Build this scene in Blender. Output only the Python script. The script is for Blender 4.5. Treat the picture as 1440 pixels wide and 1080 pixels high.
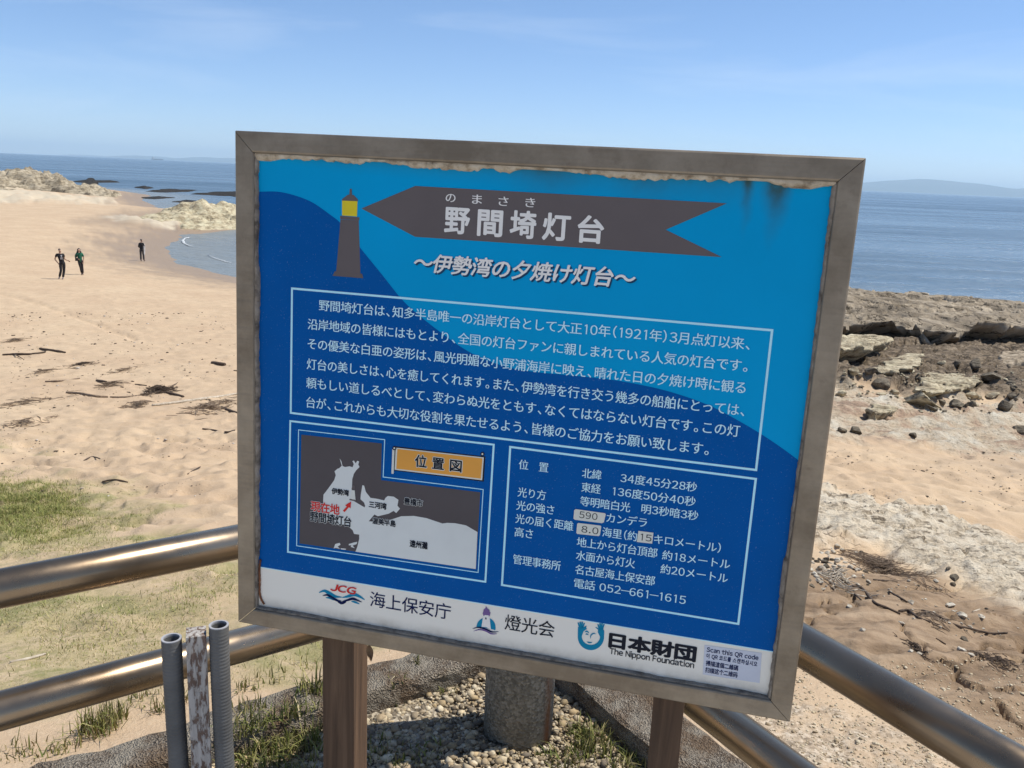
import bpy, bmesh, math, random
import numpy as np
from mathutils import Vector, Matrix
random.seed(7); rng = np.random.default_rng(7)
SC = bpy.context.scene; COL = SC.collection
for o in list(bpy.data.objects): bpy.data.objects.remove(o)

# ------------------------------------------------------------------ camera
F_PX = 1240.0; CAM_H = 1.55
_a = np.array([-720, 214.4-540, F_PX]); _b = np.array([720, 277.5-540, F_PX])
_d = np.cross(_a, _b); _d = _d/np.linalg.norm(_d)
if _d[1] < 0: _d = -_d
_f = np.array([0, 0, 1.0])-_d*_d[2]; _f /= np.linalg.norm(_f); _r = np.cross(_d, _f)
ROT = np.array([_r, _f, -_d])                     # camera (x right, y down, z ahead) -> world
CAMP = np.array([0, 0, CAM_H])
cam_data = bpy.data.cameras.new('camera'); cam = bpy.data.objects.new('camera', cam_data); COL.objects.link(cam)
cam_data.sensor_width = 36.0; cam_data.lens = 36.0*F_PX/1440; cam_data.clip_start = 0.05; cam_data.clip_end = 200000
M3 = ROT @ np.diag([1, -1, -1])
cam.matrix_world = Matrix([[*M3[0], 0], [*M3[1], 0], [*M3[2], CAM_H], [0, 0, 0, 1]])
SC.camera = cam

# ------------------------------------------------------------------ light
SUN_AZ, SUN_EL = math.radians(76), math.radians(58)
world = bpy.data.worlds.new('World'); SC.world = world; world.use_nodes = True
nt = world.node_tree; nt.nodes.clear()
wo = nt.nodes.new('ShaderNodeOutputWorld'); bg = nt.nodes.new('ShaderNodeBackground')
sky = nt.nodes.new('ShaderNodeTexSky'); sky.sky_type = 'NISHITA'; sky.sun_disc = False
sky.sun_elevation = SUN_EL; sky.sun_rotation = SUN_AZ
sky.air_density = 0.75; sky.dust_density = 0.0; sky.ozone_density = 6.0; sky.altitude = 0
bg.inputs[1].default_value = 0.135
# thin cirrus: a little white added where a stretched noise is high
tc = nt.nodes.new('ShaderNodeTexCoord'); mp = nt.nodes.new('ShaderNodeMapping'); mp.inputs['Scale'].default_value = (1.2, 2.6, 9)
mp.inputs['Rotation'].default_value = (0.1, -0.22, 0.4)
nz = nt.nodes.new('ShaderNodeTexNoise'); nz.inputs['Scale'].default_value = 1.7; nz.inputs['Detail'].default_value = 7; nz.inputs['Roughness'].default_value = 0.58
nz.inputs['Distortion'].default_value = 0.5
rp = nt.nodes.new('ShaderNodeValToRGB'); rp.color_ramp.elements[0].position = 0.5; rp.color_ramp.elements[1].position = 0.82
rp.color_ramp.elements[0].color = (0, 0, 0, 1); rp.color_ramp.elements[1].color = (0.30, 0.30, 0.30, 1)
mx = nt.nodes.new('ShaderNodeMix'); mx.data_type = 'RGBA'
mx.inputs['B'].default_value = (6.2, 6.9, 7.8, 1)
nt.links.new(tc.outputs['Generated'], mp.inputs[0]); nt.links.new(mp.outputs[0], nz.inputs['Vector'])
nt.links.new(nz.outputs['Fac'], rp.inputs[0]); nt.links.new(rp.outputs[0], mx.inputs['Factor'])
# sea air: the lowest few degrees of sky a little bluer and dimmer than the clean-air model
sx = nt.nodes.new('ShaderNodeSeparateXYZ'); nt.links.new(tc.outputs['Generated'], sx.inputs[0])
hr = nt.nodes.new('ShaderNodeValToRGB'); hr.color_ramp.elements[0].position = 0.0; hr.color_ramp.elements[1].position = 0.22
hr.color_ramp.elements[0].color = (0.86, 0.88, 1.0, 1); hr.color_ramp.elements[1].color = (1, 1, 1, 1)
ml = nt.nodes.new('ShaderNodeMix'); ml.data_type = 'RGBA'; ml.blend_type = 'MULTIPLY'; ml.inputs['Factor'].default_value = 1
nt.links.new(sx.outputs[2], hr.inputs[0]); nt.links.new(sky.outputs[0], ml.inputs['A']); nt.links.new(hr.outputs[0], ml.inputs['B'])
nt.links.new(ml.outputs['Result'], mx.inputs['A']); nt.links.new(mx.outputs['Result'], bg.inputs[0]); nt.links.new(bg.outputs[0], wo.inputs[0])
sun_d = bpy.data.lights.new('sun', 'SUN'); sun_d.energy = 4.9; sun_d.angle = math.radians(0.53); sun_d.color = (1, 0.95, 0.87)
sun = bpy.data.objects.new('sun', sun_d); COL.objects.link(sun)
sdir = Vector((math.sin(SUN_AZ)*math.cos(SUN_EL), math.cos(SUN_AZ)*math.cos(SUN_EL), math.sin(SUN_EL)))
sun.rotation_euler = sdir.to_track_quat('Z', 'Y').to_euler(); sun.location = (0, 0, 30)
SC.view_settings.view_transform = 'Standard'; SC.view_settings.look = 'None'; SC.view_settings.exposure = 0.1
SC.view_settings.gamma = 1.0; SC.view_settings.use_curve_mapping = False

# ------------------------------------------------------------------ pixel of the photo -> point in the place
def ray(px, py): return ROT @ (np.array([px-720, py-540, F_PX])/F_PX)
def on_z(px, py, z): r = ray(px, py); return CAMP+r*((z-CAM_H)/r[2])
def on_y(px, py, y): r = ray(px, py); return CAMP+r*(y/r[1])
def project(P):
    c = (np.asarray(P)-CAMP) @ ROT
    z = np.maximum(c[..., 2], 1e-3)
    return 720+F_PX*c[..., 0]/z, 540+F_PX*c[..., 1]/z, c[..., 2]

# ------------------------------------------------------------------ noise (numpy)
_P = rng.permutation(512); _P = np.concatenate([_P, _P, _P]); _G = rng.random(512)*2-1
def vnoise(x, y, z=0.0):
    x = np.asarray(x, float); y = np.asarray(y, float); z = np.asarray(z, float)+np.zeros_like(x)
    xi = np.floor(x).astype(int); yi = np.floor(y).astype(int); zi = np.floor(z).astype(int)
    fx, fy, fz = x-xi, y-yi, z-zi
    u, v, w = fx*fx*fx*(fx*(fx*6-15)+10), fy*fy*fy*(fy*(fy*6-15)+10), fz*fz*fz*(fz*(fz*6-15)+10)
    def g(a, b, c): return _G[_P[_P[_P[(xi+a) & 511]+((yi+b) & 511)]+((zi+c) & 511)] & 511]
    r = 0
    for a in (0, 1):
        for b in (0, 1):
            for c in (0, 1):
                r = r+g(a, b, c)*(u if a else 1-u)*(v if b else 1-v)*(w if c else 1-w)
    return r
def fbm(x, y, z=0.0, o=4, lac=2.03, gain=0.5):
    r = 0; a = 1.0; s = 1.0
    for i in range(o):
        r = r+a*vnoise(np.asarray(x)*s+17.3*i, np.asarray(y)*s-9.1*i, np.asarray(z)*s+3.7*i); s *= lac; a *= gain
    return r
def cells(x, y, seed=0):                          # broken blocks: (height of the nearest block with its tilt, distance to the crack)
    x = np.asarray(x, float); y = np.asarray(y, float); xi, yi = np.floor(x), np.floor(y); d1 = np.full(x.shape, 9.0); d2 = d1.copy(); h = np.zeros(x.shape)
    for a in (-1, 0, 1):
        for b in (-1, 0, 1):
            i, j = (xi+a).astype(int), (yi+b).astype(int); g = lambda q: _G[_P[_P[_P[i & 511]+(j & 511)]+(q+seed & 511)] & 511]
            dx, dy = xi+a+.5+.45*g(1)-x, yi+b+.5+.45*g(2)-y; d = np.hypot(dx, dy); nh = g(3)+0.9*(g(4)*dx+g(5)*dy)
            nr_ = d < d1; d2 = np.where(nr_, d1, np.minimum(d2, d)); h = np.where(nr_, nh, h); d1 = np.where(nr_, d, d1)
    return h, d2-d1
def sstep(a, b, x): t = np.clip((x-a)/(b-a), 0, 1); return t*t*(3-2*t)
def poly_sd(P, X, Y):                             # signed distance to a polygon, positive inside
    P = np.asarray(P, float); d = np.full(np.shape(X), 1e18); ins = np.zeros(np.shape(X), bool); n = len(P)
    for i in range(n):
        ax, ay = P[i]; bx, by = P[(i+1) % n]; ex, ey = bx-ax, by-ay
        t = np.clip(((X-ax)*ex+(Y-ay)*ey)/(ex*ex+ey*ey+1e-12), 0, 1)
        d = np.minimum(d, (X-ax-t*ex)**2+(Y-ay-t*ey)**2)
        c = (ay > Y) != (by > Y)
        ins ^= c & (X < (bx-ax)*(Y-ay)/(by-ay+1e-12)+ax)
    d = np.sqrt(d); return np.where(ins, d, -d)

# ------------------------------------------------------------------ objects
def props(o, label=None, cat=None, group=None, kind=None):
    if label: o['label'] = label
    if cat: o['category'] = cat
    if group: o['group'] = group
    if kind: o['kind'] = kind
    return o
def empty(name, loc, label, cat, group=None, mat=None):
    o = bpy.data.objects.new(name, None); COL.objects.link(o); o.empty_display_size = 0.1
    if mat is not None: o.matrix_world = mat
    else: o.location = loc
    return props(o, label, cat, group)
def link(name, me, mat, parent=None):
    o = bpy.data.objects.new(name, me); COL.objects.link(o)
    if mat is not None and not me.materials: me.materials.append(mat)
    if parent is not None: o.parent = parent
    return o
def mesh_np(name, V, F, smooth=False, attrs=None):
    """V (n,3); F (m,k) array of k-gons, or a list of index lists"""
    me = bpy.data.meshes.new(name); V = np.ascontiguousarray(V, np.float32)
    if isinstance(F, np.ndarray):
        m, k = F.shape; me.vertices.add(len(V)); me.vertices.foreach_set('co', V.ravel())
        me.loops.add(m*k); me.loops.foreach_set('vertex_index', F.astype(np.int32).ravel())
        me.polygons.add(m); me.polygons.foreach_set('loop_start', np.arange(0, m*k, k, dtype=np.int32))
        me.update(calc_edges=True)
    else:
        me.from_pydata([tuple(map(float, v)) for v in V], [], [list(map(int, f)) for f in F]); me.update()
    if smooth: me.polygons.foreach_set('use_smooth', np.ones(len(me.polygons), bool))
    if attrs:
        for n, A in attrs.items():
            at = me.attributes.new(n, 'FLOAT_COLOR', 'POINT'); at.data.foreach_set('color', np.ascontiguousarray(A, np.float32).ravel())
    me.validate()
    return me
class MB:
    """collects boxes, tubes and polygons, built as one mesh"""
    def __init__(s): s.v = []; s.f = []
    def add(s, V, F):
        b = len(s.v); s.v += [tuple(map(float, p)) for p in V]; s.f += [[i+b for i in f] for f in F]
    def box(s, lo, hi):
        x0, y0, z0 = lo; x1, y1, z1 = hi
        s.add([(x0, y0, z0), (x1, y0, z0), (x1, y1, z0), (x0, y1, z0), (x0, y0, z1), (x1, y0, z1), (x1, y1, z1), (x0, y1, z1)],
              [(0, 3, 2, 1), (4, 5, 6, 7), (0, 1, 5, 4), (1, 2, 6, 5), (2, 3, 7, 6), (3, 0, 4, 7)])
    def tube(s, pts, rad, n=16, cap=True):
        pts = [Vector(p) for p in pts]; rad = rad if hasattr(rad, '__len__') else [rad]*len(pts); b = len(s.v); ref = None
        for i, p in enumerate(pts):
            t = (pts[min(i+1, len(pts)-1)]-pts[max(i-1, 0)]).normalized()
            if ref is None: ref = t.orthogonal().normalized()
            ref = (ref-t*ref.dot(t)).normalized(); q = t.cross(ref)
            for k in range(n):
                a = 2*math.pi*k/n; s.v.append(tuple(p+(ref*math.cos(a)+q*math.sin(a))*rad[i]))
        for i in range(len(pts)-1):
            for k in range(n): s.f.append([b+i*n+k, b+i*n+(k+1) % n, b+(i+1)*n+(k+1) % n, b+(i+1)*n+k])
        if cap: s.f.append([b+k for k in range(n)][::-1]); s.f.append([b+(len(pts)-1)*n+k for k in range(n)])
    def build(s, name, mat, parent=None, smooth=False, bevel=0):
        me = mesh_np(name, np.array(s.v), s.f, smooth)
        if smooth:
            me.polygons.foreach_set('use_smooth', np.array([len(p.vertices) <= 4 for p in me.polygons]))
        if bevel:
            bm = bmesh.new(); bm.from_mesh(me); bmesh.ops.bevel(bm, geom=bm.edges[:], offset=bevel, segments=2, affect='EDGES', profile=0.6); bm.to_mesh(me); bm.free()
        return link(name, me, mat, parent)

# ------------------------------------------------------------------ materials
class NT:
    def __init__(s, name):
        s.m = bpy.data.materials.new(name); s.m.use_nodes = True; s.t = s.m.node_tree; s.t.nodes.clear()
        s.out = s.n('ShaderNodeOutputMaterial'); s.p = s.n('ShaderNodeBsdfPrincipled'); s.l(s.p.outputs[0], s.out.inputs[0])
    def n(s, ty, **kw):
        k = s.t.nodes.new(ty)
        for a, b in kw.items(): setattr(k, a, b)
        return k
    def l(s, a, b): s.t.links.new(a, b)
    def put(s, v, sock):
        if isinstance(v, bpy.types.NodeSocket): s.l(v, sock)
        elif isinstance(v, (tuple, list)) and len(v) == 3 and len(sock.default_value) == 4: sock.default_value = (*v, 1)
        else: sock.default_value = v
    def pos(s): return s.n('ShaderNodeNewGeometry').outputs['Position']
    def obj(s): return s.n('ShaderNodeTexCoord').outputs['Object']
    def map(s, v, sc=(1, 1, 1), loc=(0, 0, 0), rot=(0, 0, 0)):
        k = s.n('ShaderNodeMapping'); s.l(v, k.inputs[0]); k.inputs['Scale'].default_value = sc; k.inputs['Location'].default_value = loc; k.inputs['Rotation'].default_value = rot; return k.outputs[0]
    def noise(s, v, sc, de=4, ro=0.55, di=0.0):
        k = s.n('ShaderNodeTexNoise'); s.l(v, k.inputs['Vector']); k.inputs['Scale'].default_value = sc; k.inputs['Detail'].default_value = de; k.inputs['Roughness'].default_value = ro; k.inputs['Distortion'].default_value = di; return k.outputs['Fac']
    def voro(s, v, sc, feat='F1', out='Distance'):
        k = s.n('ShaderNodeTexVoronoi', feature=feat); s.l(v, k.inputs['Vector']); k.inputs['Scale'].default_value = sc; return k.outputs[out]
    def ramp(s, f, *st):
        k = s.n('ShaderNodeValToRGB'); s.put(f, k.inputs[0]); e = k.color_ramp.elements
        while len(e) < len(st): e.new(0.5)
        for i, (p, c) in enumerate(st):
            e[i].position = p; e[i].color = (*c, 1) if hasattr(c, '__len__') else (c, c, c, 1)
        return k.outputs[0]
    def mix(s, f, a, b, bt='MIX'):
        k = s.n('ShaderNodeMix', data_type='RGBA', blend_type=bt); s.put(f, k.inputs['Factor']); s.put(a, k.inputs['A']); s.put(b, k.inputs['B']); return k.outputs['Result']
    def math(s, op, a, b=0.0):
        k = s.n('ShaderNodeMath', operation=op); s.put(a, k.inputs[0]); s.put(b, k.inputs[1]); return k.outputs[0]
    def sep(s, v): k = s.n('ShaderNodeSeparateXYZ'); s.l(v, k.inputs[0]); return k.outputs
    def attr(s, n): k = s.n('ShaderNodeAttribute'); k.attribute_name = n; c = s.n('ShaderNodeSeparateColor'); s.l(k.outputs['Color'], c.inputs[0]); return (*c.outputs, k.outputs['Alpha'])
    def bump(s, h, st=0.3, di=0.02, nrm=None):
        k = s.n('ShaderNodeBump'); s.put(h, k.inputs['Height']); k.inputs['Strength'].default_value = st; k.inputs['Distance'].default_value = di
        if nrm is not None: s.l(nrm, k.inputs['Normal'])
        return k.outputs[0]
    def set(s, col=None, ro=None, me=None, nrm=None, spec=None, **kw):
        I = s.p.inputs
        if col is not None: s.put(col, I['Base Color'])
        if ro is not None: s.put(ro, I['Roughness'])
        if me is not None: s.put(me, I['Metallic'])
        if nrm is not None: s.l(nrm, I['Normal'])
        if spec is not None: s.put(spec, I['Specular IOR Level'])
        for a, b in kw.items(): s.put(b, I[a.replace('_', ' ')])
        return s.m
def srgb(r, g, b):
    return tuple((c/255/12.92 if c/255 <= 0.04045 else ((c/255+0.055)/1.055)**2.4) for c in (r, g, b))
def plain(name, col, ro=0.6, me=0.0, var=0.15, sc=30, spec=0.5):
    k = NT(name); n = k.noise(k.obj(), sc, 4)
    c = k.mix(k.ramp(n, (0.35, 0.0), (0.7, 1.0)), tuple(x*(1-var) for x in col), tuple(min(1, x*(1+var)) for x in col))
    return k.set(c, ro, me, spec=spec)
# ================================================================== the ground
SEA = -6.5
COAST = [(400, -300), (200, -60), (90, 36), (60, 48), (33.4, 57.5), (24, 62.8), (10, 66), (-6, 61), (-14, 59), (-20.4, 63.6), (-28, 72), (-33.9, 85.8), (-37.5, 100),
         (-34, 112), (-20, 118), (-14, 124), (-20, 133), (-42, 139), (-60, 150), (-76, 180), (-84, 205), (-100, 225), (-150, 250), (-260, 300), (-500, 330), (-600, -300)]
CORNER = np.array([0.06, 2.232]); DIR_L = np.array([-0.8192, -0.5736]); DIR_R = np.array([0.5225, -0.8527])
N_L = np.array([-0.5736, 0.8192]); N_R = np.array([0.8527, 0.5225])
KI_L, KO_L, KI_R, KO_R, KZ = 0.285, 0.44, 0.225, 0.42, 0.07
def ground_base(x, y):
    x = np.asarray(x, float); y = np.asarray(y, float)
    d = np.maximum(np.hypot(x, y)-2.4, 0)
    A = 0.03-4.2*(1-np.exp(-d/15))-np.minimum(0.035*d, 1.2)
    A = np.where(y < -3, np.maximum(A, -0.5), A)
    B = SEA+0.11*np.clip(poly_sd(COAST, x, y), -25, 80)
    k = 0.9; h = np.clip(0.5+0.5*(B-A)/k, 0, 1)
    return B*(1-h)+A*h-k*h*(1-h)
def at(px, py):                                   # where the line of sight through a photo pixel meets the ground
    r = ray(px, py); t = np.geomspace(1.5, 700, 900); P = CAMP+r*t[:, None]
    dz = P[:, 2]-np.maximum(ground_base(P[:, 0], P[:, 1]), SEA-0.3); i = int(np.argmax(dz < 0)) if (dz < 0).any() else len(t)-1
    t0, t1 = t[max(i-1, 0)], t[i]
    for _ in range(24):
        m = (t0+t1)/2; p = CAMP+r*m
        if p[2] < max(float(ground_base(p[0], p[1])), SEA-0.3): t1 = m
        else: t0 = m
    return CAMP+r*t1
def px_size(p): return float(((np.asarray(p)-CAMP) @ ROT)[2])/F_PX      # metres per photo pixel at p

ang = np.concatenate([np.linspace(-180, -60, 30)[:-1], np.linspace(-60, -36, 50)[:-1], np.linspace(-36, 36, 620), np.linspace(36, 60, 50)[1:], np.linspace(60, 180, 30)[1:-1]])
rad = np.concatenate([[0.05, 0.8, 1.3], np.geomspace(1.7, 12, 330)[:-1], np.geomspace(12, 70, 250)[:-1], np.geomspace(70, 700, 90)])
AA, RR = np.meshgrid(np.radians(ang), rad); GX = RR*np.sin(AA); GY = RR*np.cos(AA)
GZ = ground_base(GX, GY); SD = poly_sd(COAST, GX, GY)
PX, PY, PD = project(np.stack([GX, GY, GZ], -1)); INV = (PD > 0.5)
wob = fbm(GX*0.9, GY*0.9, 1.0, 4)+0.6*fbm(GX*3.1, GY*3.1, 4.0, 3)
def zone(P, soft=14, w=10): return sstep(-soft, soft, poly_sd(P, PX, PY)+w*wob)*INV
z_rock = zone([(920, 462), (1010, 438), (1180, 424), (1295, 432), (1440, 455), (1750, 490), (1750, 600), (1440, 568), (1330, 555), (1230, 548), (1060, 535), (940, 500)], 7, 7)
z_pink = zone([(900, 560), (1190, 540), (1280, 556), (1440, 568), (1750, 590), (1750, 690), (1440, 640), (1300, 630), (1180, 612), (930, 600)], 8, 8)
z_crust = zone([(860, 700), (1165, 692), (1215, 706), (1235, 724), (1330, 716), (1352, 748), (1440, 778), (1750, 880), (1750, 960), (1440, 868), (1360, 838), (1300, 812), (1240, 775), (1140, 770), (900, 740)], 7, 9)
z_clay = zone([(930, 830), (1140, 822), (1200, 800), (1300, 808), (1440, 866), (1750, 960), (1750, 1250), (1440, 1060), (1290, 990), (1120, 892), (900, 860)], 16, 12)
z_peb = zone([(1000, 985), (1130, 940), (1280, 1020), (1420, 1100), (1300, 1200), (1000, 1160)], 20, 25)
z_grass = zone([(-300, 640), (0, 668), (90, 668), (150, 690), (215, 698), (240, 715), (170, 745), (330, 765), (420, 860), (540, 900), (420, 945), (150, 985), (-60, 1030), (-500, 1060)], 30, 30)
z_wet = sstep(10, 2.0, SD+1.6*wob)*(GX < 8)
z_wet = np.maximum(z_wet, 0.75*zone([(100, 312), (175, 296), (235, 292), (240, 318), (170, 322)], 8, 3))
z_wet = np.maximum(z_wet, 0.55*zone([(1290, 640), (1440, 648), (1700, 690), (1700, 715), (1440, 665)], 10, 6))
z_pale = np.maximum(zone([(-400, 262), (0, 262), (70, 272), (160, 280), (165, 287), (60, 284), (-400, 296)], 3, 1.5), zone([(140, 306), (160, 303), (260, 312), (245, 322), (180, 312)], 2, 1))
sd_l = (GX-CORNER[0])*N_L[0]+(GY-CORNER[1])*N_L[1]; sd_r = (GX-CORNER[0])*N_R[0]+(GY-CORNER[1])*N_R[1]
ins = (sd_l < KO_L-0.03) & (sd_r < KO_R-0.03)
# relief
far = np.clip(RR/20, 0, 1)
dune = 0.5*fbm(GX*1.5+0.6*GY, GY*1.9, 3.0, 3)+0.95*fbm(GX*3.3+0.9*GY, GY*4.0, 6.0, 2, gain=0.4)*(0.35+0.65*sstep(5, 9, RR)*sstep(22, 13, RR))
foot = np.abs(vnoise(GX*3.6, GY*3.6, 9.0))+1.3*sstep(0.18, 0.5, vnoise(GX*3.9+0.3*GY, GY*4.6, 14.0))*sstep(26, 12, RR)*sstep(3.5, 6, RR)
soft = np.clip(1-z_rock-z_pink-z_crust-z_clay, 0, 1)
GZ = GZ+soft*(0.055*dune-0.03*foot)*np.clip((RR-2.0)/3.0, 0.12, 1)*np.clip(1.5-RR/55, 0.25, 1)
ca, sa = math.cos(0.5), math.sin(0.5)
U1 = GX*ca+GY*sa; W1 = -GX*sa+GY*ca
strata = fbm(U1*0.28, W1*1.5, 2.0, 5, gain=0.55); rid = 1-np.abs(fbm(U1*0.5, W1*1.1, 5.0, 4))
ch, cd = cells(U1*0.22+0.15*wob, W1*0.9, 3); ch2, cd2 = cells(U1*1.1+0.2*wob, W1*1.9, 8)
GZ = GZ+z_rock*(0.16*strata+0.16*ch+0.10*ch2-0.18*sstep(0.12, 0.0, cd)-0.08*sstep(0.12, 0, cd2)+0.3)+z_pink*(0.16*strata+0.16*(rid-0.6)+0.02*fbm(GX*6, GY*6, 1, 3))
GZ = GZ+z_crust*(0.07+0.05*fbm(U1*1.2, W1*4.5, 8, 4)+0.06*(1-np.abs(fbm(GX*2.2, GY*2.2, 12, 4)))+0.022*fbm(GX*13, GY*13, 3, 3)-0.05*sstep(0.05, 0, np.abs(fbm(U1*0.9+0.3*wob, W1*2.1, 41, 3))))
crack = np.abs(fbm(U1*0.6+0.3*wob, W1*1.6, 21, 3)); GZ = GZ+z_clay*(0.03+0.045*fbm(U1*0.9, W1*4.2, 15, 4)-0.07*sstep(0.06, 0.0, crack)+0.012*fbm(GX*12, GY*12, 4, 3))
def px_line(P):
    d = np.full(GX.shape, 1e9)
    for (ax, ay), (bx_, by_) in zip(P[:-1], P[1:]):
        ex, ey = bx_-ax, by_-ay; t = np.clip(((PX-ax)*ex+(PY-ay)*ey)/(ex*ex+ey*ey), 0, 1); d = np.minimum(d, np.hypot(PX-ax-t*ex, PY-ay-t*ey))
    return d+2.5*np.abs(vnoise(GX*9, GY*9, 2))
for P_, wd, dp in (([(1338, 958), (1362, 972), (1384, 985), (1400, 998), (1412, 1006), (1440, 1022)], 3.5, .07), ([(1268, 886), (1266, 900), (1280, 908), (1300, 914), (1296, 930)], 4, .05), ([(1160, 838), (1190, 848), (1206, 862)], 3, .04), ([(1330, 952), (1300, 938)], 3, .04), ([(1400, 905), (1440, 912)], 4, .04)):
    GZ = GZ-INV*dp*sstep(wd, 0.6, px_line(P_))
GZ = GZ-INV*0.07*sstep(5, 1, px_line([(-60, 396), (0, 412), (60, 428), (125, 452), (190, 476)]))-INV*0.03*sstep(6, 1, px_line([(90, 436), (160, 452), (240, 478)]))
GZ = GZ+z_peb*0.008*fbm(GX*22, GY*22, 5, 3)
GZ = GZ+z_pale*(0.5*fbm(GX*0.25, GY*0.6, 51, 5)+0.25)
GZ = np.where(ins, np.minimum(GZ, -0.25), GZ)
nr, na = GX.shape
def ground_z(x, y):                               # height of the finished ground
    x = np.asarray(x, float); y = np.asarray(y, float); r = np.hypot(x, y); a = np.degrees(np.arctan2(x, y))
    i = np.clip(np.searchsorted(rad, r)-1, 0, len(rad)-2); j = np.clip(np.searchsorted(ang, a)-1, 0, len(ang)-2)
    u = np.clip((r-rad[i])/(rad[i+1]-rad[i]), 0, 1); v = np.clip((a-ang[j])/(ang[j+1]-ang[j]), 0, 1)
    return GZ[i, j]*(1-u)*(1-v)+GZ[i+1, j]*u*(1-v)+GZ[i, j+1]*(1-u)*v+GZ[i+1, j+1]*u*v
def att(px, py):                                  # like at(), on the finished ground
    r = ray(px, py); t = np.geomspace(1.5, 400, 1500); P = CAMP+r*t[:, None]; dz = P[:, 2]-ground_z(P[:, 0], P[:, 1]); i = int(np.argmax(dz < 0)) if (dz < 0).any() else len(t)-1
    p = CAMP+r*t[i]; p[2] = float(ground_z(p[0], p[1])); return p
V = np.stack([GX, GY, GZ], -1).reshape(-1, 3)
i, j = np.meshgrid(np.arange(nr-1), np.arange(na), indexing='ij'); jn = (j+1) % na
F = np.stack([i*na+j, i*na+jn, (i+1)*na+jn, (i+1)*na+j], -1).reshape(-1, 4)[:, ::-1]
ZA = np.stack([z_rock, z_crust, z_clay, z_pink], -1).reshape(-1, 4); ZB = np.stack([z_wet, z_grass, z_peb, z_pale], -1).reshape(-1, 4)

k = NT('beach'); P = k.pos(); rock, crust, clay, pink = k.attr('zone_a'); wet, grass, peb, pale = k.attr('zone_b')
n_big = k.noise(P, 0.35, 5); n_mid = k.noise(P, 2.6, 6, 0.6); n_fine = k.noise(P, 55, 3, 0.7); n_gr = k.noise(P, 260, 2, 0.8)
sand = k.mix(k.ramp(n_big, (0.35, 0.0), (0.68, 1.0)), (0.53, 0.382, 0.244), (0.61, 0.462, 0.300))
sand = k.mix(k.ramp(n_mid, (0.38, 0.0), (0.66, 0.55)), sand, (0.43, 0.312, 0.20))
sand = k.mix(k.ramp(n_fine, (0.5, 0.0), (0.72, 0.5)), sand, (0.62, 0.50, 0.345))
sand = k.mix(k.ramp(n_gr, (0.58, 0.0), (0.75, 0.45)), sand, (0.26, 0.18, 0.12))
dry = k.mix(k.ramp(n_mid, (0.42, 0.0), (0.6, 1.0)), (0.36, 0.315, 0.15), (0.53, 0.415, 0.26))
dry = k.mix(k.ramp(k.noise(P, 18, 4, 0.7), (0.46, 0.0), (0.60, 0.8)), dry, (0.23, 0.22, 0.075))
sand = k.mix(k.math('MULTIPLY', grass, k.ramp(k.noise(P, 1.3, 5, 0.6), (0.36, 0.25), (0.58, 0.85))), sand, dry)
wets = k.mix(k.ramp(n_mid, (0.3, 0.0), (0.7, 1.0)), (0.25, 0.18, 0.118), (0.31, 0.23, 0.155))
sand = k.mix(k.math('MULTIPLY', wet, 0.85), sand, wets)
pb = k.voro(P, 70, out='Color'); pbv = k.n('ShaderNodeSeparateColor'); k.l(pb, pbv.inputs[0])
pebc = k.ramp(pbv.outputs[0], (0.0, (0.20, 0.16, 0.115)), (0.45, (0.42, 0.335, 0.24)), (1.0, (0.62, 0.53, 0.41)))
sand = k.mix(k.math('MULTIPLY', peb, k.ramp(k.noise(P, 7, 3), (0.4, 0.15), (0.62, 0.9))), sand, pebc)
st = k.map(P, (0.8, 3.2, 6), rot=(0, 0, -0.5)); n_st = k.noise(st, 1.5, 8, 0.68); n_sp = k.noise(P, 9, 6, 0.7)
rc = k.ramp(n_st, (0.3, (0.05, 0.037, 0.026)), (0.45, (0.16, 0.122, 0.083)), (0.6, (0.30, 0.235, 0.16)), (0.75, (0.45, 0.37, 0.26)))
rc = k.mix(k.ramp(n_sp, (0.45, 0.0), (0.7, 0.6)), rc, (0.13, 0.10, 0.07))
rc = k.mix(k.ramp(k.math('ABSOLUTE', k.math('SUBTRACT', k.noise(k.map(P, (0.35, 1.7, 1), rot=(0, 0, 0.45)), 1.3, 5, 0.6), 0.5)), (0.0, 0.9), (0.03, 0.0)), rc, (0.035, 0.027, 0.02))
cc = k.ramp(k.noise(P, 5, 9, 0.72), (0.30, (0.17, 0.13, 0.085)), (0.40, (0.44, 0.36, 0.255)), (0.48, (0.72, 0.61, 0.45)), (0.64, (0.82, 0.73, 0.57)))
cc = k.mix(k.ramp(k.noise(st, 3.2, 6, 0.7), (0.54, 0.0), (0.62, 0.85)), cc, (0.13, 0.098, 0.065))
cl = k.ramp(k.noise(k.map(P, (1.2, 4.5, 4), rot=(0, 0, -0.5)), 1.6, 8, 0.66), (0.3, (0.14, 0.093, 0.055)), (0.5, (0.285, 0.20, 0.125)), (0.72, (0.41, 0.30, 0.195)))
pk = k.ramp(k.noise(P, 0.9, 8, 0.68), (0.30, (0.15, 0.12, 0.09)), (0.42, (0.44, 0.31, 0.215)), (0.50, (0.56, 0.455, 0.32)), (0.66, (0.68, 0.63, 0.51)))
pk = k.mix(k.ramp(n_sp, (0.52, 0.0), (0.68, 0.8)), pk, (0.16, 0.125, 0.085))
sand = k.mix(k.math('MULTIPLY', grass, k.ramp(k.noise(P, 1.9, 5, 0.62), (0.48, 0.0), (0.60, 0.55))), sand, (0.19, 0.205, 0.065))
c = k.mix(clay, sand, cl); c = k.mix(crust, c, cc); c = k.mix(pink, c, pk); c = k.mix(rock, c, rc); c = k.mix(k.math('MULTIPLY', pale, k.ramp(k.noise(k.map(P, (0.3, 0.9, 1)), 1.0, 7, 0.7), (0.35, 0.25), (0.52, 0.95))), c, (0.58, 0.50, 0.365))
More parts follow.
